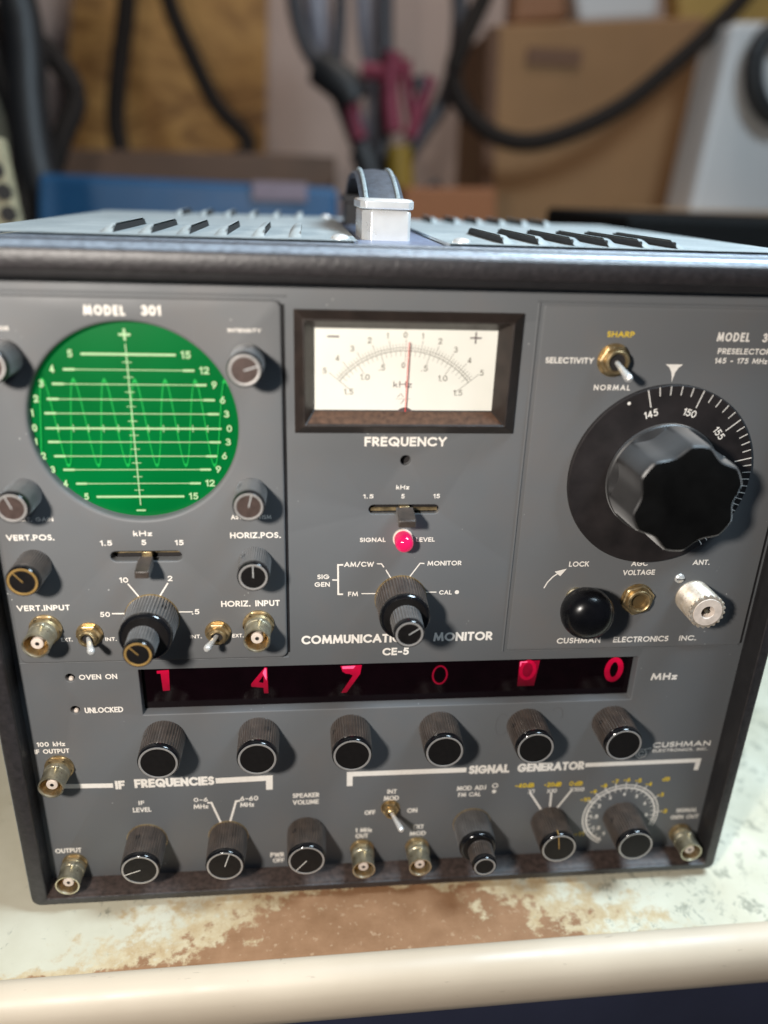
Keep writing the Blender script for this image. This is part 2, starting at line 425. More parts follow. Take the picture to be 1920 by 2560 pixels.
TEXTS=[('MODEL',46.4,59.1,244.7,3.3,'w'),('301',64.1,70.1,244.9,3.4,'w'),('FOCUS',16.7,23.0,238.6,1.3,'w'),('INTENSITY',90.8,101.4,239.1,1.3,'w'),('VERT. GAIN',14.9,28.2,173.3,1.7,'w'),('ASTIGMATISM',89.0,103.2,173.6,1.8,'w'),('VERT.POS.',11.5,27.7,166.4,2.4,'w'),('HORIZ.POS.',88.4,106.4,166.5,2.5,'w'),('kHz',54.7,61.2,167.6,2.2,'w'),('1.5',43.0,47.1,164.0,2.2,'w'),('5',57.2,58.9,164.1,2.2,'w'),('15',68.9,71.9,163.9,2.2,'w'),('10',48.2,51.3,149.2,2.3,'w'),('2',65.3,67.0,149.6,2.3,'w'),('50',39.9,43.5,135.1,2.3,'w'),('.5',73.0,75.8,135.5,2.4,'w'),('VERT.INPUT',11.0,29.6,138.3,2.5,'w'),('HORIZ. INPUT',83.9,105.5,138.6,2.7,'w'),('EXT.',24.8,28.9,124.7,1.7,'w'),('INT.',40.7,44.8,124.5,1.7,'w'),('INT.',71.7,76.0,124.8,1.7,'w'),('EXT.',87.4,91.6,124.8,1.7,'w'),('FREQUENCY',136.0,165.0,201.2,3.7,'w'),('kHz',147.8,152.5,184.1,1.8,'w'),('1.5',136.0,139.7,180.6,1.7,'w'),('5',149.7,151.0,180.6,1.8,'w'),('15',161.5,163.9,180.6,1.8,'w'),('SIGNAL',135.1,144.7,163.4,1.9,'w'),('LEVEL',156.0,163.0,163.3,1.9,'w'),('AM/CW',129.5,140.6,153.4,2.2,'w'),('MONITOR',160.8,173.8,153.4,2.1,'w'),('SIG',119.5,124.0,148.4,2.1,'w'),('GEN',118.5,124.2,145.2,2.1,'w'),('FM',131.1,134.9,140.9,2.1,'w'),('CAL',166.0,170.9,140.9,2.0,'w'),('COMMUNICATIONS',113.4,162.4,121.1,4.2,'w'),('MONITOR',164.9,188.6,121.1,4.3,'w'),('CE-5',145.0,155.5,114.9,3.7,'w'),('SHARP',217.7,227.3,239.7,2.1,'y'),('SELECTIVITY',197.2,214.2,230.6,2.2,'w'),('NORMAL',215.6,228.7,221.3,2.1,'w'),('MODEL',257.0,268.9,239.4,3.3,'w'),('306',273.6,279.8,239.3,3.3,'w'),('PRESELECTOR',258.2,277.6,234.5,2.2,'w'),('145 - 175 MHz',257.8,277.2,231.2,2.1,'w'),('LOCK',215.5,223.4,152.6,2.4,'w'),('AGC',240.3,246.9,152.5,2.4,'w'),('VOLTAGE',237.5,250.4,148.6,2.4,'w'),('ANT.',265.1,272.0,152.6,2.4,'w'),('CUSHMAN',214.8,232.9,118.4,2.8,'w'),('ELECTRONICS',238.2,261.4,118.3,2.8,'w'),('INC.',265.9,273.2,118.3,2.6,'w'),('OVEN ON',28.7,42.9,106.8,2.5,'w'),('UNLOCKED',29.1,43.7,91.4,2.8,'w'),('100 kHz',9.0,19.8,75.8,2.4,'w'),('IF OUTPUT',7.7,21.0,72.3,2.4,'w'),('IF',36.9,40.8,54.0,4.7,'w'),('FREQUENCIES',44.6,76.9,54.3,4.9,'w'),('IF',45.4,47.8,44.1,2.4,'w'),('LEVEL',42.8,50.3,40.4,2.6,'w'),('0-6',67.9,73.7,44.4,2.4,'w'),('MHz',67.6,73.7,40.8,2.6,'w'),('6-60',87.0,94.6,44.0,2.6,'w'),('MHz',86.9,92.8,40.7,2.6,'w'),('OUTPUT',9.0,19.7,20.0,2.7,'w'),('PWR',98.9,104.9,11.7,2.8,'w'),('OFF',99.9,104.9,8.4,2.7,'w'),('SPEAKER',109.0,120.3,44.4,2.6,'w'),('VOLUME',109.0,120.1,40.7,2.7,'w'),('INT',149.3,153.4,44.4,2.5,'w'),('MOD',147.9,154.5,40.8,2.7,'w'),('OFF',139.8,144.5,33.3,2.7,'w'),('ON',158.4,162.9,33.4,2.7,'w'),('1 MHz',136.0,143.3,23.5,2.6,'w'),('OUT',136.1,141.7,20.2,2.6,'w'),('EXT',161.5,166.2,23.9,2.6,'w'),('MOD',160.1,167.3,20.1,2.6,'w'),('MOD ADJ',179.6,192.5,44.5,2.7,'w'),('FM CAL',180.4,190.4,40.9,2.5,'w'),('SIGNAL',184.1,201.9,54.4,4.9,'w'),('GENERATOR',205.4,235.2,54.4,4.9,'w'),('MHz',257.6,268.9,99.4,3.6,'w'),('CUSHMAN',264.5,290.7,63.9,3.0,'w'),('ELECTRONICS, INC.',264.9,290.1,60.8,1.6,'w'),('-40dB',205.4,213.9,44.6,2.7,'y'),('X1',211.5,214.3,41.2,2.3,'w'),('-20dB',218.4,226.2,44.5,2.7,'y'),('X10',220.0,224.5,40.9,2.4,'w'),('0dB',229.7,235.8,44.5,2.7,'y'),('X100',230.3,236.9,41.1,2.4,'w'),('dB',272.2,275.8,44.8,2.4,'y'),('SIGNAL',282.0,292.1,26.2,2.5,'w'),('GEN OUT',280.2,293.5,22.3,2.5,'w'),]
LINES=[([ (51.2,147.4),(54.6,142.0) ],0.49),([ (65.1,147.5),(61.6,141.8) ],0.50),([ (44.5,135.4),(48.6,135.3) ],0.50),([ (66.8,135.6),(73.1,135.5) ],0.38),([ (128.8,153.3),(127.2,153.3),(127.4,140.9),(128.9,140.9) ],0.58),([ (125.4,147.0),(127.3,146.9) ],0.52),([ (141.9,153.5),(143.4,153.5),(144.3,152.2) ],0.39),([ (145.3,150.7),(147.3,147.2) ],0.39),([ (159.4,153.4),(158.0,153.5),(154.2,147.7) ],0.40),([ (136.4,141.0),(143.6,140.9) ],0.33),([ (160.0,141.2),(164.7,141.1) ],0.40),([ (16.2,54.5),(35.0,53.9) ],1.63),([ (78.8,54.1),(99.5,54.4),(99.4,49.6) ],1.98),([ (73.8,42.6),(75.1,42.5),(78.6,30.9) ],0.79),([ (86.6,42.9),(85.3,42.8),(82.1,30.7) ],0.79),([ (133.1,49.6),(133.1,54.7),(181.8,54.5) ],1.77),([ (236.6,54.5),(287.1,54.6),(286.9,50.3) ],1.57),([ (212.3,40.6),(218.6,30.4) ],0.79),([ (222.1,39.6),(222.4,31.7) ],0.79),([ (230.8,40.1),(225.5,30.5) ],0.80),]

# ------------------------------------------------------------------ the instrument
BASE = (150, 110, -3.2)
INS = empty('test_instrument', BASE)
tag(INS, 'dark grey electronic test instrument with round green scope, white meter and glowing red digits', 'test instrument')
O0 = (0, 0, 0)

# front frame: one profile swept round the rounded rectangle
def frame_loops():
    L = []
    def lp(l, b, r_, t, rad, Y): L.append(([(x, Y, z) for x, z in rrect(l, b, r_, t, rad, 6)]))
    lp(6.0, 4.6, 294.6, 254.3, 1.5, 1.0); lp(6.0, 4.6, 294.6, 254.3, 1.5, -4.6)
    lp(6.3, 4.3, 294.9, 254.8, 1.5, -5.2); lp(6.3, 4.3, 294.9, 254.8, 1.5, -8.3)
    lp(6.6, 3.9, 295.2, 255.2, 1.5, -8.7); lp(6.6, 3.9, 295.2, 257.0, 1.5, -8.8)
    lp(6.2, 3.6, 295.4, 257.3, 1.5, -9.6); lp(5.7, 3.4, 295.7, 257.7, 1.7, -10.0)
    lp(1.0, 1.0, 299.0, 262.8, 3.2, -10.0); lp(.3, .3, 299.7, 263.5, 3.6, -9.7); lp(0, 0, 300, 263.8, 4, -9.0)
    ex = [(.15, -8.6), (.65, -8.1), (.75, -6.8), (.65, -5.2), (0, -4.6), (.05, -1.2), (.95, -.6), (1.2, .4), (1.25, 5.6), (1.05, 6.6), (.3, 7.0), (.35, 9.8), (1.5, 10.4), (1.8, 11.2), (1.85, 14.2), (1.6, 15.0), (.9, 15.4), (.9, 17.4)]
    for e, Y in ex: lp(-e, -e, 300 + e, 263.8 + e, 4 + e, Y)
    return L
L = frame_loops(); mb = MB(); n = len(L[0])
vs = [p for l in L for p in l]; fs = []; mi = []
for k in range(len(L) - 1):
    for i in range(n):
        fs.append((k * n + i, k * n + (i + 1) % n, (k + 1) * n + (i + 1) % n, (k + 1) * n + i))
        zz = max(vs[k * n + i][2], vs[(k + 1) * n + (i + 1) % n][2])
        mi.append((3 if zz < 5.2 and k < 7 else 1) if k < 6 else (0 if k in (14, 15, 21, 22, 27) else 2) if k > 9 and zz > 200 else 0)  # painted reflection on the top beads only, valleys kept dark
mb.v = vs; mb.f = fs; mb.m = mi
frame = mb.build('front_frame', [M['frame'], M['gasket_shade'], M['ridge_glint'], M['lip_reflection']], INS, O0, smooth=50)

# wrap-round cover: two halves, back, sides, louvres
zc = 266.2
cv = MB()
cv.box(-1, 17.8, -3.0, .2, 235, 262); cv.box(299.8, 17.8, -3.0, 301, 235, 262)
cv.box(-1, 233.8, -3.0, 301, 235, 266.0); cv.box(0, 17.8, -3.1, 300, 235, -2.0)
cv.build('cover', M['cover'], INS, O0, bevel=.5)
def half_top(name, x0, x1, side):
    m = MB()
    sec = []
    if side < 0:
        for a in range(0, 91, 15): sec.append((x0 + 4 - 4 * math.cos(math.radians(a)), zc - 4 + 4 * math.sin(math.radians(a))))
        sec.append((x1, zc)); sec.append((x1, zc - 1.0))
    else:
        sec = [(x0, zc - 1.0), (x0, zc)]
        for a in range(90, -1, -15): sec.append((x1 - 4 + 4 * math.cos(math.radians(a)), zc - 4 + 4 * math.sin(math.radians(a))))
    vs = [(x, y, z) for y in (17.6, 236) for x, z in sec]; k = len(sec)
    fs = [(i, i + 1, k + i + 1, k + i) for i in range(k - 1)]
    m.add(vs, fs)
    return m.build(name, M['cover'], INS, O0, smooth=30)
tl = half_top('top_cover', -1, 133.5, -1); tr = half_top('top_cover', 165.0, 301, 1)
def louvre(x, y0, y1, s):
    """pressed louvre: sloping back, open mouth towards the middle of the case (s = +1 mouth on +X)"""
    m = MB(); h = 2.7; w = 4.4; vs = []; ny = 9
    for j in range(ny + 1):
        t = j / ny; y = y0 + (y1 - y0) * t
        e = min(1, min(t, 1 - t) * 16) ** .5
        for i in range(6):
            u = i / 5; vs.append((x + s * (-w + w * u), y, zc + .05 + h * e * (1 - (1 - u) ** 3.0)))
    fs = [(j * 6 + i, j * 6 + i + 1, (j + 1) * 6 + i + 1, (j + 1) * 6 + i) for j in range(ny) for i in range(5)]
    m.add(vs, fs, 0)
    m.add([(x - s * .15, y0 + 2, zc + .06), (x - s * .15, y1 - 2, zc + .06), (x - s * .15, y1 - 3, zc + h - .55), (x - s * .15, y0 + 3, zc + h - .55)], [(0, 1, 2, 3)], 1)
    return m
for k in range(6):
    louvre(51.0 + 12.7 * k, 27, 90, 1).build('louvre', [M['cover'], M['dark_hole']], tl, (0, 0, 0), smooth=40)
    louvre(185.0 + 12.7 * k, 22, 90, -1).build('louvre', [M['cover'], M['dark_hole']], tr, (0, 0, 0), smooth=40)
for k in range(6):
    louvre(51.0 + 12.7 * k, 188, 231, 1).build('louvre', [M['cover'], M['dark_hole']], tl, (0, 0, 0), smooth=40)
    louvre(185.0 + 12.7 * k, 188, 231, -1).build('louvre', [M['cover'], M['dark_hole']], tr, (0, 0, 0), smooth=40)
def riv(): return MB().lathe([(3.3, 0), (3.3, .25), (2.9, .9), (2.0, 1.4), (.9, 1.65), (0, 1.7)], 32)
for x, y, par in ((128, 27, tl), (170.5, 25, tr), (128, 222, tl), (170.5, 222, tr)):
    q = riv(); q.v = [(a, c, -b) for a, b, c in q.v]
    q.build('rivet', M['bright_steel'], par, (x, y, zc))
st = MB().box(133.0, 17.6, zc - 2.4, 165.5, 236, zc - 1.3)
st.build('centre_strip', M['strip'], INS, O0)

# carrying handle ---------------------------------------------------
HB = (146.0, 46, zc - 1.3)
bl = MB()
def block(y0, y1):
    w = 10.2; vs = []; h = 11.8
    out = [(-w, 5.5), (-w, 2.2), (-w + 2.6, 0), (w - 1, 0), (w, 1), (w, 5.5)]
    return w, h
def chrome(sy):
    m = MB(); w = 9.0; D = 40; rings = []
    for z, ins in ((0, 0), (9.6, 0), (10.4, .3), (10.8, 1.0)):
        pts = [(-w + ins, D), (-w + ins, 4.0), (-w + 3.2 + ins * .5, ins * .8), (w - 1.0 - ins, ins * .8), (w - ins, 1.0 + ins), (w - ins, D)]
        rings.append([(x, sy * y, z) for x, y in pts])
    k = 6; vs = [p for r in rings for p in r]; fs = []
    for a in range(3): fs += [(a * k + i, a * k + (i + 1) % k, (a + 1) * k + (i + 1) % k, (a + 1) * k + i) for i in range(k)]
    fs.append(tuple(3 * k + i for i in range(k)))
    m.add(vs, fs)
    # overlapping cap plate
    rings = []
    for z, g in ((10.9, .5), (11.2, .9), (13.6, .9), (14.3, .2), (14.5, -.8)):
        x0, x1, y0, y1, c = -w - g, w + g, -g, D + .5, 2.0
        rings.append([(x, sy * y, z) for x, y in ((x0, y1), (x0, y0 + c), (x0 + c, y0), (x1 - c, y0), (x1, y0 + c), (x1, y1))])
    vs = [p for r in rings for p in r]; fs = []
    for a in range(4): fs += [(a * k + i, a * k + (i + 1) % k, (a + 1) * k + (i + 1) % k, (a + 1) * k + i) for i in range(k)]
    fs.append(tuple(4 * k + i for i in range(k)))
    m.add(vs, fs); return m
HD = empty('carrying_handle', HB, INS)
chrome(1).build('chrome_bracket', M['bright_steel'], HD, HB, smooth=30, bevel=.5)
chrome(-1).build('rear_bracket', M['gasket_shade'], HD, (HB[0], 214, HB[2]), smooth=30, bevel=.5)  # coloured black to match the dark area there, unlike the chrome front
def arch(t):
    y = 66 + 124 * t; u = min(t, 1 - t) * 2.5; z = 12.0 + 11.5 * (math.sin(min(1, max(0, u)) * PI / 2) ** .9)
    return Vector((HB[0], y, HB[2] + z))
grip = MB(); NS = 26; rings = []
for j in range(NS + 1):
    p = arch(j / NS); hw = 8.4
    for (x, z) in ((-hw, -1.6), (-hw - .4, .4), (-hw + 1.2, 1.6), (0, 2.3), (hw - 1.2, 1.6), (hw + .4, .4), (hw, -1.6), (0, -2.0)):
        rings.append((p.x + x - HB[0], p.y - HB[1], p.z + z - HB[2]))
for i in range(8):
    grip.add(rings if i == 0 else [], [(j * 8 + i, j * 8 + (i + 1) % 8, (j + 1) * 8 + (i + 1) % 8, (j + 1) * 8 + i) for j in range(NS)], 0) if i == 0 else (grip.f.extend([(j * 8 + i, j * 8 + (i + 1) % 8, (j + 1) * 8 + (i + 1) % 8, (j + 1) * 8 + i) for j in range(NS)]), grip.m.extend([0 if i in (1, 2, 3, 4) else 1] * NS))
grip.m[0:NS] = [1] * NS
grip.build('grip', [M['grip'], M['gasket_shade']], HD, HB, smooth=60)  # sides and underside painted black as if in shadow, top stays vinyl
for sx in (-1, 1):
    pts = [(sx * 6.3, arch(j / NS).y - HB[1], arch(j / NS).z + 2.0 - HB[2]) for j in range(12)]
    MB().tube(pts, .85, 8).build('stitch_bead', M['bead'], HD, HB)

# main front panel ---------------------------------------------------
def slot(x0, z0, x1, z1): return lambda k: rrect(x0 - k, z0 - k, x1 + k, z1 + k, (z1 - z0) / 2 + k - .01, 6)
main = plate('front_panel', lambda k: rrect(4.5 + k, 3.3 + k, 296 - k, 256 - k, .8, 3),
      [(lambda k: rrect(51 - k, 88.3 - k, 250.7 + k, 109.3 + k, .3 + k, 3), .5, 4.5),
       (slot(138.1, 173.6, 163.9, 177.2), .35, 2.2),
       (lambda k: ell(150.8, 194.2, 1.9 + k, 32), .25, 3),
       (lambda k: ell(25.4, 106.6, 1.75 + k, 32), .45, 3), (lambda k: ell(25.6, 91.7, 1.75 + k, 32), .45, 3),
       (lambda k: ell(58.65, 207, 36 + k, 64), 0.01, 1.5), (slot(45, 155.6, 72, 161.5), 0.01, 1.5),
       (lambda k: rrect(116 - k, 209 - k, 183 + k, 242.5 + k, .5, 3), 0.01, 1.5)],
      0.0, 1.5, M['panel'], INS, O0, edge=.3)
MB().box(47, 4.45, 85, 254, 6, 112).build('display_window', M['window'], INS, O0, smooth=0)
cav = MB()
for x0, z0, x1, z1 in ((136, 172, 166, 179), (147, 190, 155, 198), (22, 103, 29, 110), (22, 88, 29, 95), (43, 154, 74, 163)):
    MB().box(x0, 3.0, z0, x1, 4.2, z1).build('slot_backing', M['dark_hole'], main, O0, smooth=0)
for z, x in ((105.3, 25.3), (90.4, 25.5)):
    MB().lathe([(.95, 0), (.95, .5), (.7, 1.0), (.3, 1.2), (0, 1.25)], 24).build('indicator_lamp', M['ptfe'], INS, (x, 1.9, z))

# left plug-in (scope), right plug-in (preselector)
modL = plate('scope_panel', lambda k: rrect(8.9 + k, 114.4 + k, 108 - k, 248.8 - k, 2.4, 5),
      [(lambda k: ell(58.65, 207, 34.2 + k, 96), 1.3, 3.4), (slot(46.0, 156.5, 71.0, 160.5), .5, 2.4)],
      -1.7, .05, M['module'], INS, O0, edge=.9)
modR = plate('preselector_panel', lambda k: rrect(194.9 + k, 114.4 + k, 292.6 - k, 249.0 - k, 1.0, 4), [], -.7, .05, M['module'], INS, O0, edge=.35)
for p_, q_, rr_ in (((193.2, -.15, 114), (193.2, -.15, 249.6), .4), ((194.3, -.1, 113.8), (292.8, -.1, 113.8), .22), ((192.6, -.1, 250.0), (295, -.1, 250.0), .3),
                    ((8, -.1, 113.6), (108.5, -.1, 113.6), .25), ((6.5, -.1, 250.0), (109.5, -.1, 250.0), .35)):
    MB().tube([p_, q_], rr_, 8).build('panel_rib', M['panel'], main, O0)
MB().box(108.05, -.35, 116, 108.9, -.02, 247.5).build('module_gap', M['gasket_shade'], main, O0, smooth=0)
MB().box(292.7, -.3, 115, 293.5, -.02, 249).build('module_gap', M['gasket_shade'], main, O0, smooth=0)

# scope screen -------------------------------------------------------
SC = (58.65, 0, 207.0); YS = 1.2
scr = MB(); nr = 14
vs = [(0, -.9, 0)]; 
for k in range(1, nr + 1):
    r = 34.6 * k / nr
    vs += [(r * math.cos(2 * PI * i / 72), -.9 * (1 - (k / nr) ** 2), r * math.sin(2 * PI * i / 72)) for i in range(72)]
fs = [(0, 1 + i, 1 + (i + 1) % 72) for i in range(72)]
for k in range(nr - 1): fs += [(1 + k * 72 + i, 1 + (k + 1) * 72 + i, 1 + (k + 1) * 72 + (i + 1) % 72, 1 + k * 72 + (i + 1) % 72) for i in range(72)]
screen = scr.add(vs, fs).build('scope_screen', M['screen'], INS, (SC[0], YS + .9, SC[2]), smooth=180)
GY = YS - .05
gr = MB()
cx = 57.6
rows = [(5, 230.3, 43.6, 73.0), (4, 225.2, 37.4, 78.7), (3, 220.35, 33.4, 82.4), (2, 215.25, 31.1, 84.9), (1, 210.4, 29.7, 86.0), (0, 205.25, 29.3, 86.7),
        (-1, 200.45, 29.6, 86.1), (-2, 195.4, 30.9, 84.6), (-3, 190.5, 33.3, 82.3), (-4, 185.4, 36.9, 78.5), (-5, 180.5, 43.3, 72.5)]
for v_, z, a, b in rows:
    w = .62 if v_ in (0,) else (.78 if abs(v_) == 5 else .30)
    stroke(gr, [(a, z), (b, z)], w, GY)
    if abs(v_) not in (0, 5):
        stroke(gr, [(a, z), (a + 3.0, z)], .75, GY); stroke(gr, [(b - 3.0, z), (b, z)], .75, GY)
    s = str(abs(v_)); s3 = str(abs(v_) * 3)
    lettering(gr, s, a - 4.6, a - 3.0 if s != '1' else a - 3.9, z + .1, 2.5, GY, .2)
    lettering(gr, s3, b + 2.0, b + (3.8 if len(s3) == 1 else 5.2), z + .1, 2.5, GY, .2)
stroke(gr, [(cx, 233.6), (cx, 177.4)], .36, GY)
for k in range(11): 
    if k != 5: 
        x = 33.1 + 4.92 * k; stroke(gr, [(x, 204.1), (x, 206.4)], .26, GY)
for (a, za, _, _), (b, zb, _, _) in zip(rows[:-1], rows[1:]):
    stroke(gr, [(cx - 1.4, (za + zb) / 2), (cx + 1.4, (za + zb) / 2)], .26, GY)
stroke(gr, [(cx - 1.5, 236.7), (cx + 1.5, 236.7)], .8, GY); stroke(gr, [(cx, 235.2), (cx, 238.2)], .8, GY)
stroke(gr, [(cx - 1.3, 175.3), (cx + 1.3, 175.3)], .6, GY)
gr.build('graticule', M['graticule'], screen, (0, 0, 0), smooth=0, recalc=False)
tr_ = MB(); pts = []
for i in range(420):
    x = 26.2 + i * .1515; ph = 2 * PI * (x - 49.7) / 9.8
    if math.hypot(x - SC[0], 0) < 32.5: pts.append((x, 206.9 + 15.2 * math.cos(ph)))
stroke(tr_, pts, .34, GY + .06, layer=0)
for x0 in (29.9, 39.9, 49.7, 59.5, 69.3, 79.1, 88.6):
    stroke(tr_, [(x0 - .28, 221.4), (x0, 222.1), (x0 + .28, 221.4)], .75, GY + .03, layer=0)
for x0 in (34.8, 44.8, 54.6, 64.4, 74.2, 84.0):
    stroke(tr_, [(x0 - .28, 192.3), (x0, 191.7), (x0 + .28, 192.3)], .75, GY + .03, layer=0)
tr_.build('waveform_trace', M['trace'], screen, (0, 0, 0), smooth=0, recalc=False)

# printed lettering ---------------------------------------------------
def yplane(x0, x1, z):
    if x1 < 108.5 and z > 114: return -1.7
    if x0 > 195 and z > 114: return -.7
    return 0.0
sets = {}
for s, x0, x1, z, h, c in TEXTS:
    y = yplane(x0, x1, z); par = {-1.7: modL, -.7: modR, 0.0: main}[y]
    mb = sets.setdefault((par.name, c), (MB(), par))[0]
    h = h * .93
    wt = .2 if h < 3 else (.25 if z < 100 else .225)
    if s == 'COMMUNICATIONS': x1 = 158.6
    if s in ('MODEL', '301', '306'):
        wt = .17; lettering(mb, s, x0, x1, z, h, y, .2, gap=.62 if s == 'MODEL' else .4)
        if s == '301': pass
    elif s == 'NORMAL': lettering(mb, s, x0, x1, z, h, y, wt, gap=.55)
    elif s == 'CUSHMAN' and z < 70:
        lettering(mb, s, x0, x1, z, h, y, .2, gap=.3)
    else: lettering(mb, s, x0, x1, z, h, y, wt)
wl = sets[(main.name, 'w')][0]; ll = sets[(modL.name, 'w')][0]; rl = sets[(modR.name, 'w')][0]; ye = sets[(main.name, 'y')][0]
for ps, w in LINES:
    y = yplane(min(p[0] for p in ps), max(p[0] for p in ps), ps[0][1])
    stroke({-1.7: ll, -.7: rl, 0.0: wl}[y], ps, max(.42, w * (1.4 if w > 1.2 else 1.15)), y)
def disc(mb, x, z, r, y):
    LAY[0] = (LAY[0] + 1) % 7; yy = y - .03 - .012 * LAY[0]
    mb.add([(x, yy, z)] + [(x + r * math.cos(a * PI / 12), yy, z + r * math.sin(a * PI / 12)) for a in range(24)], [(0, 1 + a, 1 + (a + 1) % 24) for a in range(24)])
disc(wl, 172.9, 140.9, .85, 0)
disc(wl, 196.2, 42.0, 1.0, 0)
stroke(wl, ell(196.4, 45.2, 1.1, 20), .5, 0, True)
# round maker's emblem beside the lower name
stroke(wl, ell(259.9, 59.6, 2.3, 28), .35, 0, True); stroke(wl, arc(259.9, 59.6, 1.2, 1.2, 40, 320, 12), .45, 0); stroke(wl, [(261.2, 61.8), (263.9, 62.4)], .4, 0)
# pointer above the dial and lock arrow
tri = [(240.2, 229.6), (246.6, 229.6)]
pv = [(240.2, 229.7), (246.6, 229.7), (245.1, 228.6), (244.2, 227.0), (243.8, 225.2), (243.45, 223.4), (243.2, 225.2), (242.7, 227.0), (241.7, 228.6)]
rl.add([(x, -.76, z) for x, z in pv] + [(243.4, -.76, 227.5)], [(9, i, (i + 1) % 9) for i in range(9)])
stroke(rl, [(206.9, 142.6), (207.9, 144.9), (209.7, 147.2), (212.2, 149.2)], .5, -.7)
rl.add([(x, -.77, z) for x, z in ((210.2, 149.5), (214.9, 150.7), (212.6, 147.5))], [(0, 1, 2)])
# attenuator scale round the output knob
ax, az = 255.9, 24.9
for r, w in ((17.4, .55), (15.9, .75)):
    stroke(wl, [(ax + r * math.sin(math.radians(d)), az + r * math.cos(math.radians(d))) for d in range(-152, 113, 4)], w, 0)
for d, s in ((-119, '-11'), (-60, '-10'), (-45, '-9'), (-30, '-8'), (-15, '-7'), (0, '-6'), (15, '-5'), (31, '-4'), (57, '-3'), (86, '-2')):
    x, z = ax + 20.4 * math.sin(math.radians(d)), az + 20.4 * math.cos(math.radians(d)); hw = .75 * len(s)
    lettering(ye, s, x - hw, x + hw, z, 2.3, 0, .22)
    stroke(wl, [(ax + 16 * math.sin(math.radians(d)), az + 16 * math.cos(math.radians(d))), (ax + 19 * math.sin(math.radians(d)), az + 19 * math.cos(math.radians(d)))], .4, 0)
for d, s in ((-148, '1'), (-123, '1.2'), (-90, '1.5'), (-60, '2'), (-31, '3'), (0, '4'), (29, '5'), (58, '6'), (92, '8')):
    x, z = ax + 12.3 * math.sin(math.radians(d)), az + 12.3 * math.cos(math.radians(d)); hw = .65 * len(s)
    lettering(wl, s, x - hw, x + hw, z, 2.1, 0, .2)
for d in range(-148, 110, 10):
    stroke(wl, [(ax + 14.2 * math.sin(math.radians(d)), az + 14.2 * math.cos(math.radians(d))), (ax + 15.8 * math.sin(math.radians(d)), az + 15.8 * math.cos(math.radians(d)))], .35, 0)
for (pn, c), (mb, par) in sets.items():
    mb.build('printed_lettering', M['white_ink' if c == 'w' else 'yellow_ink'], par, (0, 0, 0), smooth=0, recalc=False)
# pencil loops left beside the fifth digit knob
pm = MB()
stroke(pm, [(196.5 + 2.6 * math.cos(a), 77.5 + 5.6 * math.sin(a)) for a in [.9 + k * .25 for k in range(20)]], .18, 0)
stroke(pm, [(219.5 + 2.6 * math.cos(a), 82 + 3.4 * math.sin(a)) for a in [-.8 + k * .25 for k in range(14)]], .18, 0)
pm.build('pencil_mark', simple('pencil_grey', (.11, .11, .115), .5), main, (0, 0, 0), smooth=0, recalc=False)

# panel meter ---------------------------------------------------------
def ring_mesh(loops):
    m = MB(); n = len(loops[0]); vs = [p for l in loops for p in l]
    fs = [(k * n + i, k * n + (i + 1) % n, (k + 1) * n + (i + 1) % n, (k + 1) * n + i) for k in range(len(loops) - 1) for i in range(n)]
    m.add(vs, fs); return m
MP = (150.15, 0, 225.3)
def rc(x0, z0, x1, z1, Y): return [(x0 - MP[0], Y, z0 - MP[2]), (x1 - MP[0], Y, z0 - MP[2]), (x1 - MP[0], Y, z1 - MP[2]), (x0 - MP[0], Y, z1 - MP[2])]
MT = empty('panel_meter', MP, INS)
ring_mesh([rc(111.9, 204.4, 188.5, 246.0, .2), rc(111.9, 204.4, 188.5, 246.0, -.6), rc(115.0, 207.7, 184.6, 243.4, -4.2), rc(115.4, 208.1, 184.2, 243.0, -4.2),
           rc(118.4, 212.0, 180.6, 239.9, 1.4), rc(118.4, 212.0, 180.6, 239.9, 3.0)]).build('bezel', M['meter_frame'], MT, MP, smooth=0, bevel=.25)
MB().box(117 - MP[0], 2.0, 210 - MP[2], 182 - MP[0], 2.8, 242 - MP[2]).build('scale_card', M['meter_paper'], MT, MP, smooth=0)
led = MB(); led.add([(x - MP[0], y, z - MP[2]) for x, y, z in ((116.4, -3.6, 208.55), (183.4, -3.6, 208.55), (180.3, .9, 211.75), (118.8, .9, 211.75))], [(0, 1, 2, 3)])
led.build('lit_sill', M['lit_sill_brown'], MT, MP, smooth=0)  # sheet coloured lighter brown to look like the lit, up-facing bezel slope
ms = MB(); mc = (149.4, 204.0)
def pol(r, d): return (mc[0] + r * math.sin(math.radians(d)) - MP[0], mc[1] + r * math.cos(math.radians(d)) - MP[2])
stroke(ms, [pol(29.6, d) for d in range(-51, 52, 3)], .16, 2.0); stroke(ms, [pol(28.6, d) for d in range(-51, 52, 3)], .22, 2.0)
for i in range(-25, 26):
    d = 51 * i / 25; big = i % 5 == 0
    stroke(ms, [pol(28.8, d), pol(33.1 if big and abs(i) == 25 else (32.3 if big else 30.9), d)], .17 if big else .13, 2.0)
for i in range(-15, 16):
    d = 51 * i / 15; big = i % 5 == 0
    stroke(ms, [pol(28.9, d), pol((23.0 if abs(i) == 15 else 24.9) if big else 26.9, d)], .17 if big else .13, 2.0)
for i, (x, z) in enumerate([(122.1, 225.5), (126.4, 229.8), (131.3, 233.1), (137.1, 235.9), (143.1, 237.5), (149.1, 237.9), (155.0, 237.6), (161.0, 236.0), (166.5, 233.2), (171.5, 229.6), (176.1, 225.4)]):
    s = str(abs(i - 5)); hw = .65 if s != '1' else .25
    lettering(ms, s, x - hw - MP[0], x + hw - MP[0], z - MP[2], 2.0, 2.0, .155)
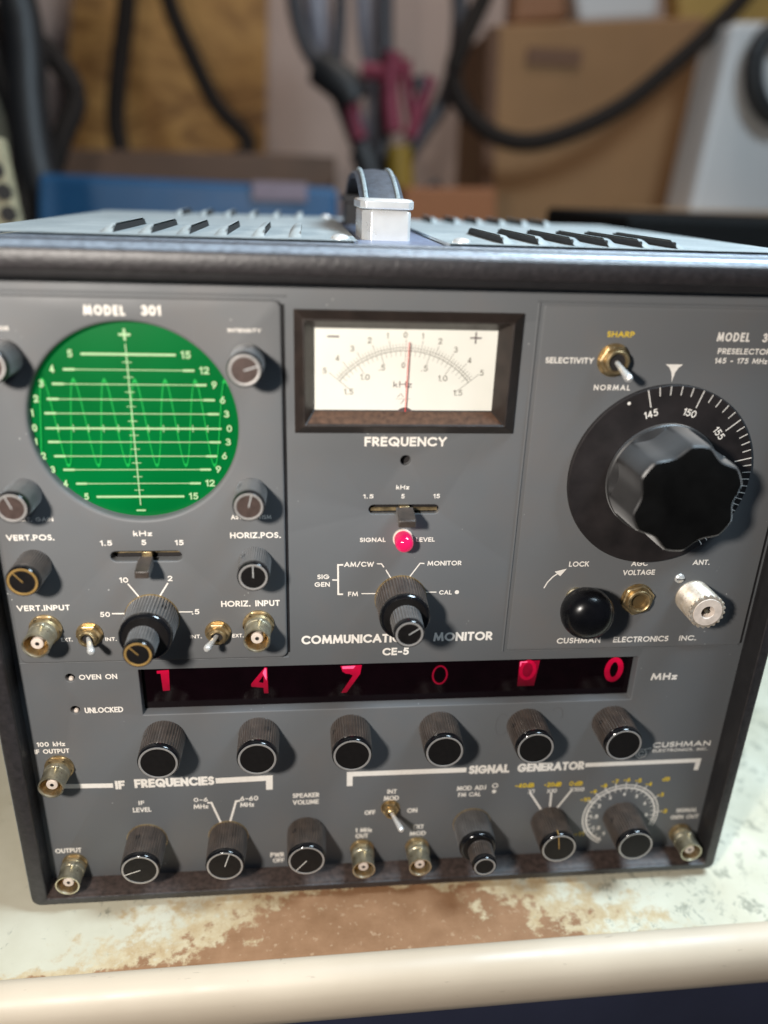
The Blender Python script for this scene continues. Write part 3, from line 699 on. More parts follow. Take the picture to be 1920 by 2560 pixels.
for s, x, z in (('1.5', 130.3, 218.4), ('1.0', 135.8, 223.5), ('.5', 141.5, 226.8), ('0', 148.8, 227.7), ('.5', 156.1, 226.7), ('1.0', 162.6, 223.3), ('1.5', 168.2, 218.3)):
    hw = {3: 1.6, 2: 1.1, 1: .65}[len(s)]
    lettering(ms, s, x - hw - MP[0], x + hw - MP[0], z - MP[2], 2.0, 2.0, .155)
ms.build('scale_marks', M['meter_ink'], MT, MP, smooth=0, recalc=False)
md = MB()
lettering(md, 'kHz', 145.6 - MP[0], 152.0 - MP[0], 221.1 - MP[2], 2.2, 2.0, .13)
stroke(md, [(123.2 - MP[0], 237.0 - MP[2]), (126.6 - MP[0], 237.0 - MP[2])], .55, 2.0)
stroke(md, [(171.4 - MP[0], 237.2 - MP[2]), (174.8 - MP[0], 237.2 - MP[2])], .5, 2.0); stroke(md, [(173.1 - MP[0], 235.5 - MP[2]), (173.1 - MP[0], 238.9 - MP[2])], .5, 2.0)
# small maker's device over the needle pivot
stroke(md, [(147.2 - MP[0], 216.6 - MP[2]), (148.4 - MP[0], 217.9 - MP[2]), (149.2 - MP[0], 216.6 - MP[2])], .2, 2.0)
stroke(md, [(146.6 - MP[0], 216.0 - MP[2]), (151.8 - MP[0], 216.0 - MP[2])], .1, 2.0); stroke(md, [(149.4 - MP[0], 215.6 - MP[2]), (148.6 - MP[0], 214.4 - MP[2])], .25, 2.0)
md.build('scale_lettering', M['meter_ink_dark'], MT, MP, smooth=0, recalc=False)
MB().tube([(149.9 - MP[0], .9, 209 - MP[2]), (150.35 - MP[0], .9, 235.6 - MP[2])], .17, 6).build('needle', M['needle'], MT, MP)
MB().lathe([(3.4, 0), (3.4, 1.0), (0, 1.4)], 32, c=(149.9 - MP[0], 209.6 - MP[2])).build('pivot_cover', M['meter_ink_dark'], MT, (MP[0], 2.0, MP[2]))

# numeric display -----------------------------------------------------
YD = 4.35
def dig(name_mat, polys, w, lab, closed=False):
    m = MB()
    for p in polys:
        cl = isinstance(p, tuple); stroke(m, p[1] if cl else p, w, YD, cl)
    o = m.build('display_digit', M[name_mat], INS, (0, 0, 0), smooth=0, recalc=False); o.location.y -= .0002; tag(o, lab); return o
def solid(m, pts, y): 
    m.add([(x, y, z) for x, z in pts], [tuple(range(len(pts)))])
m = MB(); solid(m, [(56.9, 105.9), (61.6, 106.2), (61.3, 96.6), (58.6, 96.4), (58.3, 104.6), (56.9, 104.6)], YD - .1); tag(m.build('display_digit', M['digit'], INS, O0, 0, recalc=False), 'lit red digit 1')
m = MB(); solid(m, [(98.8, 106.2), (99.7, 106.0), (99.9, 93.8), (98.2, 93.9), (98.0, 96.6), (93.2, 97.2), (93.2, 98.6)], YD - .1)
d4 = m.build('display_digit', M['digit'], INS, O0, 0, recalc=False); tag(d4, 'lit red digit 4')
m = MB(); solid(m, [(96.2, 99.3), (98.2, 102.6), (98.1, 98.9)], YD - .14); m.build('digit_counter', M['window'], d4, O0, 0, recalc=False)
m = MB(); solid(m, [(97.9, 103.6), (98.8, 105.9), (99.4, 105.6), (99.3, 100)], YD - .18); m.build('digit_edge', M['digit_hot'], d4, O0, 0, recalc=False)
m = MB(); solid(m, [(128.8, 105.9), (137.4, 106.1), (136.8, 101.9), (131.4, 93.0), (129.2, 93.0), (133.8, 101.2), (132.6, 102.0), (131.0, 102.2), (129.6, 103.3)], YD - .1)
d7 = m.build('display_digit', M['digit'], INS, O0, 0, recalc=False); tag(d7, 'lit red digit 7, brightest')
m = MB(); solid(m, [(129.4, 105.7), (134.8, 105.8), (134.0, 104.5), (129.7, 104.5)], YD - .14); m.build('digit_edge', M['digit_hot'], d7, O0, 0, recalc=False)
dig('digit_dim', [circ(169.4, 100.4, 2.9, 4.3)], .75, 'dim red digit 0, thin outline')
m = MB(); solid(m, [(202.2, 105.9), (210.8, 106.0), (209.6, 93.6), (202.4, 93.6)], YD - .02); dp = m.build('digit_slab', M['digit_patch'], INS, O0, 0, recalc=False)
dig('digit', [circ(206.0, 101.6, 2.9, 4.2)], 1.5, 'lit red digit 0 on a glowing slab')
dig('digit_hot', [[(202.8, 105.5), (205.2, 105.6)], [(202.8, 105.4), (202.8, 103.4)]], .5, 'bright edge of the glowing slab')
dig('digit', [circ(243.0, 100.6, 2.9, 4.9)], 2.3, 'lit red digit 0, thick outline')

# knobs ---------------------------------------------------------------
def knob(x, z, h, R, y0=0, mat='knob', ring='silver', face='knob_face', ptr=None, ribs=44, rw=.75, ring_in=.65, screw=0.0, base_ring=None, name='knob', parent=None, label=None, start=0.0, ptr_mat='bright_steel', ptr_side=False):
    loc = (x, y0, z); par = parent or INS; hr = h - 2.6
    m = MB(); n = ribs * 4
    def rf(r, d, a, k, i): return r - (.36 if (i % 4) in (2, 3) else 0) if 1 <= k <= 2 else r
    m.lathe([(R * 1.015, .15 + start), (R * 1.03, .5 + start), (R * 1.0, hr), (R * .955, hr + .12)], n, 0, rf)
    m.lathe([(R * .955, hr + .12), (R * .985, hr + .4), (R * .99, h - .75), (R * .955, h - .2), (R * .93, h), (R - ring_in, h), (R - ring_in, h - .12)], 96, 1)
    m.cap(R - ring_in, h - .12, 96, 1)
    o = m.build(name, [M[mat], M['gloss']], par, loc, smooth=32)
    if label: tag(o, label)
    Ro = R - ring_in
    MB().lathe([(Ro, h - .1), (Ro - .04, h + .06), (Ro - rw * .5, h + .12), (Ro - rw, h + .02), (Ro - rw - .02, h - .1)], 96).build('cap_ring', M[ring], o, loc)
    MB().cap(Ro - rw, h - .06, 64).build('cap_face', M[face], o, loc, smooth=0)
    if ptr is not None:
        a = math.radians(ptr); r0, r1 = 0.0, Ro - rw - .1
        p = MB(); stroke(p, [(r0 * math.sin(a), r0 * math.cos(a)), (r1 * math.sin(a), r1 * math.cos(a))], .38, -h - .02, layer=1)
        if ptr_side: p.box(-.22 + R * .99 * math.sin(a), -h, R * .93, .22 + R * .99 * math.sin(a), -h + 2.4, R * 1.02)
        p.build('pointer_line', M[ptr_mat], o, loc, smooth=0)
    if screw is not None:
        a = math.radians(screw); rr = R * 1.0 - .1; dd = h * .36
        c = Vector((math.sin(a), 0, math.cos(a))); t = Vector((math.cos(a), 0, -math.sin(a))); u = Vector((0, -1, 0))
        ctr = c * (rr + .16) + u * dd; q = MB()
        q.add([tuple(ctr)] + [tuple(ctr + (t * math.cos(k * PI / 8) + u * math.sin(k * PI / 8)) * 1.15 - c * (.5 * 1.15 * abs(math.cos(k * PI / 8)) ** 2 / R)) for k in range(16)], [(0, 1 + k, 1 + (k + 1) % 16) for k in range(16)])
        q.build('set_screw_hole', M['dark_hole'], o, loc, smooth=0)
    if base_ring:
        MB().lathe([(R * 1.06, 0), (R * 1.06, .3), (R * .8, .32)], 64).build('base_ring', M[base_ring], o, loc)
    return o
ym = -1.7
# scope panel
knob(20.6, 229.6, 14.5, 5.6, ym, 'knob_grey', 'silver', 'brown_reflect_face', -10, 34, screw=None, label='small knob cut by the left edge of the photo')
knob(96.8, 229.3, 14.5, 5.6, ym, 'knob_grey', 'silver', 'brown_reflect_face', 72, 44, screw=8)
knob(20.2, 183.0, 13.5, 5.5, ym, 'knob_grey', 'silver', 'brown_reflect_face', -22, 44, screw=None)
knob(96.4, 183.0, 13.5, 5.5, ym, 'knob_grey', 'silver', 'brown_reflect_face', 14, 44, screw=-40)
knob(19.8, 156.0, 13.5, 5.7, ym, 'knob', 'brass_ring', 'knob_face', -38, 44, screw=None, ptr_mat='brass_ring', label='small knob with brass coloured ring')
knob(97.0, 156.2, 13.0, 5.7, ym, 'knob_grey', 'silver', 'knob_face', 0, 44, screw=-42)
k1 = knob(58.5, 133.2, 14.2, 9.5, ym, 'knob_grey', 'gloss', 'knob_face', None, 50, screw=38, base_ring='gold', label='large lower half of the concentric range knob')
knob(58.0, 133.2, 24.6, 5.3, ym, 'knob_grey', 'brass_ring', 'knob_face', -42, 32, start=14.3, screw=None, name='inner_knob', ptr_mat='brass_ring')
# centre
k2 = knob(151.2, 138.6, 15.0, 9.4, 0, 'knob', 'gloss', 'knob_face', None, 50, screw=None, base_ring='gold', label='large lower half of the concentric mode knob')
knob(151.4, 138.6, 26.0, 5.6, 0, 'knob_grey', 'silver', 'knob_face', 55, 32, start=15.1, screw=2, name='inner_knob')
# six digit knobs
first = None
for i, (x, sc, pt) in enumerate(((58.5, -52, None), (96.0, 30, None), (132.9, -60, None), (169.6, 60, None), (206.6, -60, None), (243.4, -60, None))):
    knob(x, 77.3, 15.3, 8.05, 0, 'knob', 'silver', 'knob_face', None, 44, screw=sc, rw=.8)
# lower row
knob(47.3, 24.0, 16.3, 8.0, 0, 'knob', 'silver', 'knob_face', -110, 44, screw=-15, base_ring='gold')
knob(81.3, 23.8, 16.3, 8.0, 0, 'knob', 'silver', 'knob_face', 18, 44, screw=None, base_ring='gold')
knob(114.7, 24.2, 16.0, 8.1, 0, 'knob', 'silver', 'knob_face', -140, 44, screw=-38)
k3 = knob(187.6, 24.5, 14.5, 8.0, 0, 'knob_grey', 'gloss', 'knob_face', None, 40, screw=None, base_ring='gold', label='large lower half of the concentric modulation knob')
knob(188.4, 24.3, 24.0, 5.2, 0, 'knob', 'silver', 'knob_face', None, 32, start=14.6, screw=None, name='inner_knob')
knob(222.6, 23.8, 16.0, 8.0, 0, 'knob', 'silver', 'knob_face', -8, 44, screw=None, ptr_mat='brass_ring', ptr_side=True)
knob(256.0, 24.6, 17.6, 8.1, 0, 'knob', 'silver', 'knob_face', None, 44, screw=-60)

# BNC sockets ----------------------------------------------------------
def bnc(x, z, y0, h=12, nr=6.2):
    loc = (x, y0, z); B_ = empty('coaxial_socket', loc, INS)
    m = MB()
    m.lathe([(nr, 0), (nr, .7), (nr - .4, .9), (nr - .4, 2.0), (min(5.5, nr - .5), 2.5)], 6 * 8, 0, rfun=lambda r, d, a, k, i: r if k < 2 else r * (1.0 / max(.86, math.cos(((a + PI / 6) % (PI / 3)) - PI / 6))) * .93)
    m.lathe([(min(5.5, nr - .5), 2.5), (5.1, 3.2), (4.9, 3.6)], 48)
    m.build('mounting_nut', M['gold'], B_, loc)
    m = MB(); m.lathe([(4.95, 2.4), (4.95, 5.4), (4.75, 5.6), (4.75, h - .5), (4.85, h - .3), (4.85, h), (4.3, h), (4.2, h - .3), (4.2, 5.0)], 56)
    for s in (1, -1):
        q = MB().lathe([(.95, 0), (.95, 1.25), (.7, 1.45), (0, 1.5)], 16)
        for vx, vy, vz in [(0, 0, 0)]: pass
        a0 = math.radians(12); c, s_ = math.cos(a0), math.sin(a0)
        vv = [(vx, -(h - 6.0) + vz, (4.6 - vy) * s) for vx, vy, vz in q.v]
        m.add([(a * c + z_ * s_, y_, -a * s_ + z_ * c) for a, y_, z_ in vv], q.f)
    m.build('barrel', M['nickel'], B_, loc)
    MB().lathe([(4.2, 5.0), (4.2, h - .6)], 48).build('barrel_lining', M['gold'], B_, loc)
    MB().cap(4.25, 5.0, 40).build('socket_floor', M['gold'], B_, loc, smooth=0)
    MB().lathe([(2.2, 5.0), (2.2, h - 1.8), (2.0, h - 1.6), (.75, h - 1.6)], 40).build('insulator', M['ptfe'], B_, loc)
    MB().cap(.78, h - 1.75, 20).build('pin_hole', M['dark_hole'], B_, loc, smooth=0)
    return B_
for x, z, y in ((20.1, 129.6, ym), (97.4, 129.7, ym), (16.3, 64.4, 0), (16.3, 12.9, 0), (139.1, 13.0, 0), (163.6, 12.7, 0), (286.1, 13.0, 0)): bnc(x, z, y, 12, 5.2 if z < 20 else (5.7 if z < 80 else 5.9))

# toggle switches --------------------------------------------------------
def toggle(x, z, y0, tip, nutr=4.3, washer=True):
    loc = (x, y0, z); B_ = empty('toggle_switch', loc, INS)
    m = MB()
    if washer: m.lathe([(nutr + .6, 0), (nutr + .6, .45), (nutr - .5, .5)], 40)
    hexf = lambda r, d, a, k, i: r * .93 / max(.866, math.cos(((a + PI / 6) % (PI / 3)) - PI / 6))
    m.lathe([(nutr, .4), (nutr, 1.9), (nutr - .5, 2.2), (nutr - 1.3, 2.2)], 48, 0, hexf)
    m.build('hex_nut', M['gold'], B_, loc)
    m = MB(); r = nutr - 1.1
    m.lathe([(r, .5), (r, 4.2), (r - .35, 4.6), (r - .9, 4.6), (r - 1.1, 4.2), (r - 1.15, 3.0)], 40); m.build('bushing', M['gold'], B_, loc)
    MB().cap(r - .95, 3.4, 32).build('bushing_hole', M['dark_hole'], B_, loc, smooth=0)
    T = Vector((tip[0] - x, tip[1] - y0, tip[2] - z)); s = Vector((0, -2.4, 0)); d = T - s
    ts = (0, .3, .55, .75, .88, .95, .99, 1.0); rs = (.8, .9, 1.05, 1.25, 1.35, 1.2, .85, .35)
    MB().tube([tuple(s + d * t) for t in ts], list(rs), 18).build('lever', M['bright_steel'], B_, loc)
toggle(221.2, 230.9, -.7, (222.6, -13.6, 226.9), 5.2)
toggle(35.4, 127.0, ym, (38.7, -13.5, 126.2)); toggle(82.2, 126.6, ym, (79.0, -13.5, 126.3)); toggle(150.9, 35.6, 0, (154.6, -13, 35.0), 3.5)

# slide switches ------------------------------------------------------------
def slide(x, z, y0, cx_, zt, w=6.2, tz=.5):
    loc = (x, y0, z); B_ = empty('slide_switch', loc, INS)
    MB().box(-12.4, 1.9, -.6, 12.4, 2.5, .6).build('brass_track', M['gold'], B_, (x, 0, z + tz))
    MB().box(-1.8, -1.2, -1.2, 1.8, 2, 1.4).build('stem', M['gold'], B_, (cx_, 0, z + .2), bevel=.2)
    m = MB(); q = w / 2
    m.add([(-q, 0, -3.8), (q, 0, -3.8), (q, 0, .2), (-q, 0, .2), (-q, -5, -4.1), (q, -5, -4.1), (q, -5, -.1), (-q, -5, -.1), (-q, -9.6, -3.9), (q, -9.6, -3.9), (q, -9.4, -1.3), (-q, -9.4, -1.3)],
          [(0, 3, 2, 1), (0, 1, 5, 4), (1, 2, 6, 5), (2, 3, 7, 6), (3, 0, 4, 7), (4, 5, 9, 8), (5, 6, 10, 9), (6, 7, 11, 10), (7, 4, 8, 11), (8, 9, 10, 11)])
    m.build('slider', M['knob'], B_, (cx_, y0 - .9, zt), bevel=.35)
slide(151.0, 175.4, 0, 151.0, 176.6, 6.2, -.55); slide(58.5, 158.5, ym, 58.6, 158.9, 4.9)

# signal lamp ------------------------------------------------------------------
SL = (151.0, 0, 164.0)
lp = MB().lathe([(3.75, 0), (3.75, .8), (3.3, 1.0)], 48).build('lamp_base', M['ptfe'], INS, SL)
MB().lathe([(3.35, .6), (3.35, 4.6), (3.2, 5.6), (2.7, 6.5), (1.8, 7.2), (.9, 7.5), (0, 7.6)], 48).build('red_lens', M['lens'], lp, SL)

# tuning dial -------------------------------------------------------------------
DC = (244.7, -.7, 188.4)
dd = MB().lathe([(33.9, 0), (34.5, .4), (34.5, 1.9), (34.2, 2.3), (20, 2.35), (0.01, 2.35)], 160).build('tuning_dial', M['bigknob'], INS, DC)
dm = MB(); yd = -2.35
def dp_(r, d): return (r * math.sin(math.radians(d)), r * math.cos(math.radians(d)))
angs = [-17.4 + 6.95 * i for i in range(6)] + [17.35 + 6.4 * i for i in range(1, 6)] + [49.4 + 5.45 * i for i in range(1, 6)] + [76.6 + 4.7 * i for i in range(1, 6)] + [100.1 + 4.2 * i for i in range(1, 11)]
for i, d in enumerate(angs):
    big = i % 5 == 0; stroke(dm, [dp_(34.0, d), dp_(27.9 if big else 31.1, d)], .36 if big else .3, yd)
for s, d in (('145', -18), ('150', 14.6), ('155', 47.5), ('160', 74.5)):
    lettering(dm, s, -2.5, 2.5, 25.4 if s != '160' else 23, 2.6, yd, .16, rot=math.radians(d), pivot=(0, 0))
disc(dm, *dp_(32.4, -30.6), .6, yd)
dm.build('dial_markings', M['white_ink'], dd, DC, smooth=0, recalc=False)
kb = MB(); nA = 240
kb.lathe([(20.6, 2.3), (20.9, 2.7), (20.9, 4.2), (20.2, 4.9), (18.6, 5.2)], 120)
def lobes(r, d, a, k, i):
    ph = (math.degrees(a) + 26) % 60 - 30            # lobe centre at ph = 0
    t = abs(ph) / 30
    s = 0 if t < .30 else math.sin((t - .30) / .70 * PI / 2) ** 1.2
    return r * (1 - .135 * s) if k >= 1 else r
def lobes2(r, d, a, k, i): return lobes(r, d, a, 1, i)
kb.lathe([(20.6, 5.1), (20.5, 6.0), (20.3, 12), (20.0, 18), (19.7, 22.4), (19.4, 23.6), (18.8, 24.1)], nA, 0, lobes)
kb.lathe([(18.8, 24.1), (17.6, 24.3), (12, 24.45), (6, 24.5), (0.01, 24.5)], nA, 1, lobes2)
kb.build('dial_knob', [M['dusty_phenolic'], M['black_front']], dd, DC, smooth=28)

# lock knob, jack, aerial socket, screw -------------------------------------------
LK = (219.9, -.7, 138.6)
lk = MB().lathe([(3.9, 0), (3.9, .8), (3.2, 1.2), (2.9, 1.2), (2.7, 3.5), (2.3, 6.5), (2.3, 8.5)], 40).build('lock_knob', M['nickel'], INS, LK)
MB().lathe([(9.9 * math.sin(math.radians(t)) ** .82, 13.6 - (9.4 if t < 90 else 7.4) * math.cos(math.radians(t))) for t in range(14, 178, 6)] + [(0.001, 21.0)], 64).build('ball_grip', M['satin_ball'], lk, LK)
JK = (244.9, -.7, 137.1)
jk = empty('audio_jack', JK, INS)
MB().lathe([(6.5, 0), (6.5, .4), (6.0, .45)], 48).lathe([(6.2, .4), (6.2, 1.7), (5.7, 2.1), (4.4, 2.1)], 48, 0, lambda r, d, a, k, i: r * .95 / max(.866, math.cos(((a + .3 + PI / 6) % (PI / 3)) - PI / 6)) if k < 3 else r).build('hex_nut', M['gold'], jk, JK)
MB().lathe([(4.9, 2.0), (4.9, 3.0), (4.6, 3.4), (4.1, 3.5), (3.7, 3.2), (3.6, 2.8), (3.2, 2.8), (2.9, 1.2)], 48).build('collar', M['gold'], jk, JK)
MB().cap(3.1, 1.4, 32).build('jack_hole', simple('jack_contact', (.16, .11, .05), .5, metal=.5), jk, JK, smooth=0)
AN = (267.8, -.7, 137.6)
an = empty('aerial_socket', AN, INS)
def thread(r, d, a, k, i): return r
pr = [(7.0, 0), (7.0, .5)]
for i in range(15): pr += [(6.75, .7 + i * .75), (7.05, 1.05 + i * .75)]
pr += [(6.7, 12.0)]
def serr(r, d, a, k, i): return r + (.42 if (i % 6) < 3 else -.15)
MB().lathe(pr, 60).lathe([(6.7, 11.6), (6.7, 12.6), (6.2, 12.7), (5.4, 12.7)], 20 * 6, 0, serr).build('threaded_barrel', M['worn_plug'], an, AN)
MB().lathe([(5.8, 12.5), (5.6, 12.95), (2.7, 12.95), (2.5, 12.6), (2.5, 9.5)], 48).build('insulator', M['ptfe'], an, AN)
MB().cap(2.55, 9.8, 32).build('socket_hole', M['dark_hole'], an, AN, smooth=0)
MB().tube([(0, -9.6, 0), (0, -12.2, 0)], .75, 14).build('centre_pin', M['nickel'], an, AN)
SW = (261.0, -.7, 145.7)
sw = MB().lathe([(2.0, 0), (2.0, .25), (1.6, .8), (.9, 1.15), (0.01, 1.2)], 32).build('panel_screw', M['bright_steel'], INS, SW)
MB().box(-1.5, -1.3, -.18, 1.5, -.9, .18).build('screw_slot', M['dark_hole'], sw, SW, smooth=0)
# feet
for x, y in ((20, 15), (280, 15), (20, 220), (280, 220)):
    MB().box(x - 9, y - 9, -3.9, x + 9, y + 9, -3.05).build('foot', M['gasket_shade'], INS, O0, bevel=.3)

# ------------------------------------------------------------------ bench
ZT = -3.95
def bench_mat():
    m, t, b = nt('worn_bench_paint'); v = coords(t, which='Object')
    sx = t.nodes.new('ShaderNodeSeparateXYZ'); t.links.new(v, sx.inputs[0])
    def mr(src, a, b_, c=0, d=1):
        q = t.nodes.new('ShaderNodeMapRange'); q.interpolation_type = 'SMOOTHSTEP'
        t.links.new(src, q.inputs['Value']); q.inputs['From Min'].default_value = a; q.inputs['From Max'].default_value = b_
        q.inputs['To Min'].default_value = c; q.inputs['To Max'].default_value = d; return q.outputs['Result']
    def mth(op, a, b_=None):
        q = t.nodes.new('ShaderNodeMath'); q.operation = op
        for s, x in zip(q.inputs, (a, b_)):
            if x is None: continue
            if isinstance(x, (int, float)): s.default_value = x
            else: t.links.new(x, s)
        return q.outputs[0]
    X, Y = sx.outputs['X'], sx.outputs['Y']
    # worn-through area: an oval patch in front of the instrument plus a rubbed line along the edge
    cxm, half = .146, .098
    dx = mth('DIVIDE', mth('ABSOLUTE', mth('SUBTRACT', X, cxm)), half)
    patch = mth('SUBTRACT', 1.0, dx)
    patch = mth('ADD', patch, mth('MULTIPLY', mr(Y, -.034, -.012), -.28))
    edge = mth('MULTIPLY', mr(Y, -.034, -.043), .75)
    back = mth('MULTIPLY', mr(Y, -.012, .012), -2.0)
    n1 = noise(t, v, 110, 8, .68, .15)
    wear = mth('ADD', mth('ADD', mth('ADD', patch, edge), back), mth('MULTIPLY', mth('SUBTRACT', n1, .5), 2.0))
    brown = mr(wear, .10, .34)
    tan = mr(wear, -.32, .02)
    cream = mix(t, ramp(t, noise(t, v, 26, 5), [(.3, 0), (.7, 1)]), (.54, .50, .37), (.68, .65, .52))
    vs = coords(t, (1, .8, 1)); s1 = mth('MULTIPLY', mr(mth('ADD', noise(t, vs, 150, 9, .78, .35), mr(X, .1, .27, -.02, .045)), .57, .66), mr(X, .1, .26, .85, .75))
    cream = mix(t, s1, cream, (.25, .25, .19))
    tanc = mix(t, ramp(t, noise(t, v, 150, 6, .7), [(.35, 0), (.65, 1)]), (.50, .36, .20), (.62, .52, .34))
    brn = mix(t, ramp(t, noise(t, v, 60, 6, .65), [(.3, 0), (.7, 1)]), (.25, .128, .062), (.37, .205, .11))
    brn = mix(t, ramp(t, noise(t, v, 420, 4), [(.62, 0), (.7, .5)]), brn, (.55, .38, .24))
    c = mix(t, brown, mix(t, tan, cream, tanc), brn)
    t.links.new(c, b.inputs['Base Color']); b.inputs['Roughness'].default_value = .42
    bumpn(t, b, noise(t, v, 300, 5), .06); return m
EA, EB = Vector((-3, -39.6)), Vector((312, -35.0))
def edge_y(x): return EA.y + (EB.y - EA.y) * (x - EA.x) / (EB.x - EA.x)
BN = empty('workbench', (150, 200, -700))
tag(BN, 'workbench with worn cream and brown painted top, pale rounded front edge and navy front', 'workbench')
X0, X1 = -900, 1300
tp = MB(); tp.add([(X0, edge_y(X0), ZT), (X1, edge_y(X1), ZT), (X1, 720, ZT), (X0, 720, ZT), (X0, edge_y(X0), ZT - 20), (X1, edge_y(X1), ZT - 20), (X1, 720, ZT - 20), (X0, 720, ZT - 20)],
   [(0, 1, 2, 3), (4, 7, 6, 5), (0, 4, 5, 1), (1, 5, 6, 2), (2, 6, 7, 3), (3, 7, 4, 0)])
tp.build('bench_top', bench_mat(), BN, (0, 0, 0), smooth=0)
ed = MB(); prof = [(0.6, -1.2), (.2, -.2), (-.6, .5), (-3, .9), (-6, .5), (-9, -.8), (-11.5, -3.2), (-13, -7), (-13.6, -12), (-13.4, -17), (-12.4, -21), (-10, -24), (-6, -25.5), (0, -25.6)]
k = len(prof); vs = []
for x in (X0, X1): vs += [(x, edge_y(x) + y, ZT + z) for y, z in prof]
ed.add(vs, [(i, k + i, k + i + 1, i + 1) for i in range(k - 1)])
def edge_mat():
    m, t, b = nt('cream_edge_enamel'); v = coords(t)
    a = mix(t, ramp(t, noise(t, v, 12, 4), [(.3, 0), (.7, 1)]), (.56, .46, .345), (.65, .54, .41))
    a = mix(t, ramp(t, noise(t, v, 190, 6, .75), [(.70, 0), (.74, .8)]), a, (.24, .15, .09))
    a = mix(t, ramp(t, noise(t, coords(t, (.25, 1, 1)), 420, 3, .6), [(.70, 0), (.74, .5)]), a, (.40, .32, .24))
    t.links.new(a, b.inputs['Base Color']); t.links.new(ramp(t, noise(t, v, 40, 5), [(.3, .34), (.7, .55)]), b.inputs['Roughness'])
    bumpn(t, b, noise(t, v, 60, 5), .12); return m
ed.build('rounded_edge', edge_mat(), BN, (0, 0, 0), smooth=60)
MB().add([(X0, edge_y(X0) - 4, ZT - 25.5), (X1, edge_y(X1) - 4, ZT - 25.5), (X1, edge_y(X1) - 4, -696), (X0, edge_y(X0) - 4, -696), (X0, 700, ZT - 25.5), (X1, 700, ZT - 25.5), (X1, 700, -696), (X0, 700, -696)],
   [(0, 3, 2, 1), (4, 5, 6, 7), (0, 4, 7, 3), (1, 2, 6, 5)]).build('bench_front', simple('navy_front_paint', (.028, .032, .065), .5, var=.15, nscale=20), BN, (0, 0, 0), smooth=0)

# ------------------------------------------------------------------ room behind
wall_m = simple('wall_plaster', (.56, .43, .37), .8, var=.06, nscale=4)
w = MB().box(-2600, 1500, -700, 3000, 1520, 2200).build('wall', wall_m, None, (0, 0, 0), smooth=0); tag(w, kind='structure')
f = MB().box(-2600, -1200, -720, 3000, 1520, -700).build('floor', simple('floor_concrete', (.2, .18, .16), .8), None, (0, 0, 0), smooth=0); tag(f, kind='structure')

def wood_mat(name, a, b_, dark, sc=5):
    m, t, b = nt(name); v = coords(t, (1, 1, 3.2))
    n = noise(t, v, sc, 6, .65, 1.8)
    c = ramp(t, n, [(.28, dark), (.42, a), (.55, b_), (.70, a), (.82, dark)])
    kn = N(t, 'ShaderNodeTexVoronoi', Scale=2.6); t.links.new(coords(t, (1.0, 1, 1.2)), kn.inputs['Vector'])
    c = mix(t, ramp(t, kn.outputs['Distance'], [(.07, .8), (.22, 0)]), c, dark)
    t.links.new(c, b.inputs['Base Color']); b.inputs['Roughness'].default_value = .6; return m
M['osb'] = wood_mat('plywood_grain', (.33, .155, .04), (.55, .29, .085), (.07, .026, .008), 4.0)
M['card'] = simple('corrugated_card', (.30, .16, .07), .8, var=.12, nscale=6)
M['card_dark'] = simple('card_print_shadow', (.16, .08, .045), .8)  # serves the stamp print and the painted shadow at the box edge
M['cable'] = simple('cable_rubber', (.02, .014, .011), .75, spec=.2)
M['cable_grey'] = simple('cable_grey_pvc', (.05, .043, .046), .5)
M['cable_lilac'] = simple('cable_pale_pvc', (.30, .29, .33), .5)
M['black'] = simple('black_moulding', (.012, .011, .011), .5)
M['red'] = simple('red_clip_vinyl', (.19, .018, .04), .55)
M['yellow'] = simple('yellow_ochre_tape', (.25, .15, .01), .5)
M['blue'] = simple('blue_case_enamel', (.014, .075, .17), .45, var=.15, nscale=12)
M['rack'] = simple('beige_rack_paint', (.34, .30, .19), .5)
M['white_box'] = simple('pale_appliance_paint', (.60, .59, .58), .5, var=.04, nscale=4)
M['brown'] = simple('brown_board', (.14, .075, .045), .6, var=.2, nscale=9)

def slab(name, pts, Y, D, mat, label, cat, bevel=3, zfloor=None, parts=None):
    """box-like thing whose front outline runs through the given photo points at depth Y"""
    P = [at(x, y, Y) for x, y in pts]; c = sum(P, Vector()) / len(P); c = Vector((c.x, Y, min(p.z for p in P)))
    k = len(P); vs = [tuple(p - c) for p in P] + [(p.x - c.x, p.y - c.y + D, p.z - c.z) for p in P]
    fs = [tuple(range(k)), tuple(range(2 * k - 1, k - 1, -1))] + [(i, (i + 1) % k, k + (i + 1) % k, k + i) for i in range(k)]
    o = MB().add(vs, fs).build(name, mat, None, tuple(c), smooth=0, bevel=bevel)
    tag(o, label, cat); return o
def cable(name, pts, r, mat, label, cat='cable', group=None, n=12):
    P = [at(x, y, Y) for x, y, Y in pts]; Q = []
    for i in range(len(P) - 1):
        p0, p1, p2, p3 = P[max(i - 1, 0)], P[i], P[i + 1], P[min(i + 2, len(P) - 1)]
        for s in range(8):
            t = s / 8; Q.append(.5 * ((2 * p1) + (-p0 + p2) * t + (2 * p0 - 5 * p1 + 4 * p2 - p3) * t * t + (-p0 + 3 * p1 - 3 * p2 + p3) * t ** 3))
    Q.append(P[-1]); c = Q[0].copy()
    o = MB().tube([tuple(q - c) for q in Q], r, n).build(name, mat, None, tuple(c), smooth=60)
    return tag(o, label, cat, group)

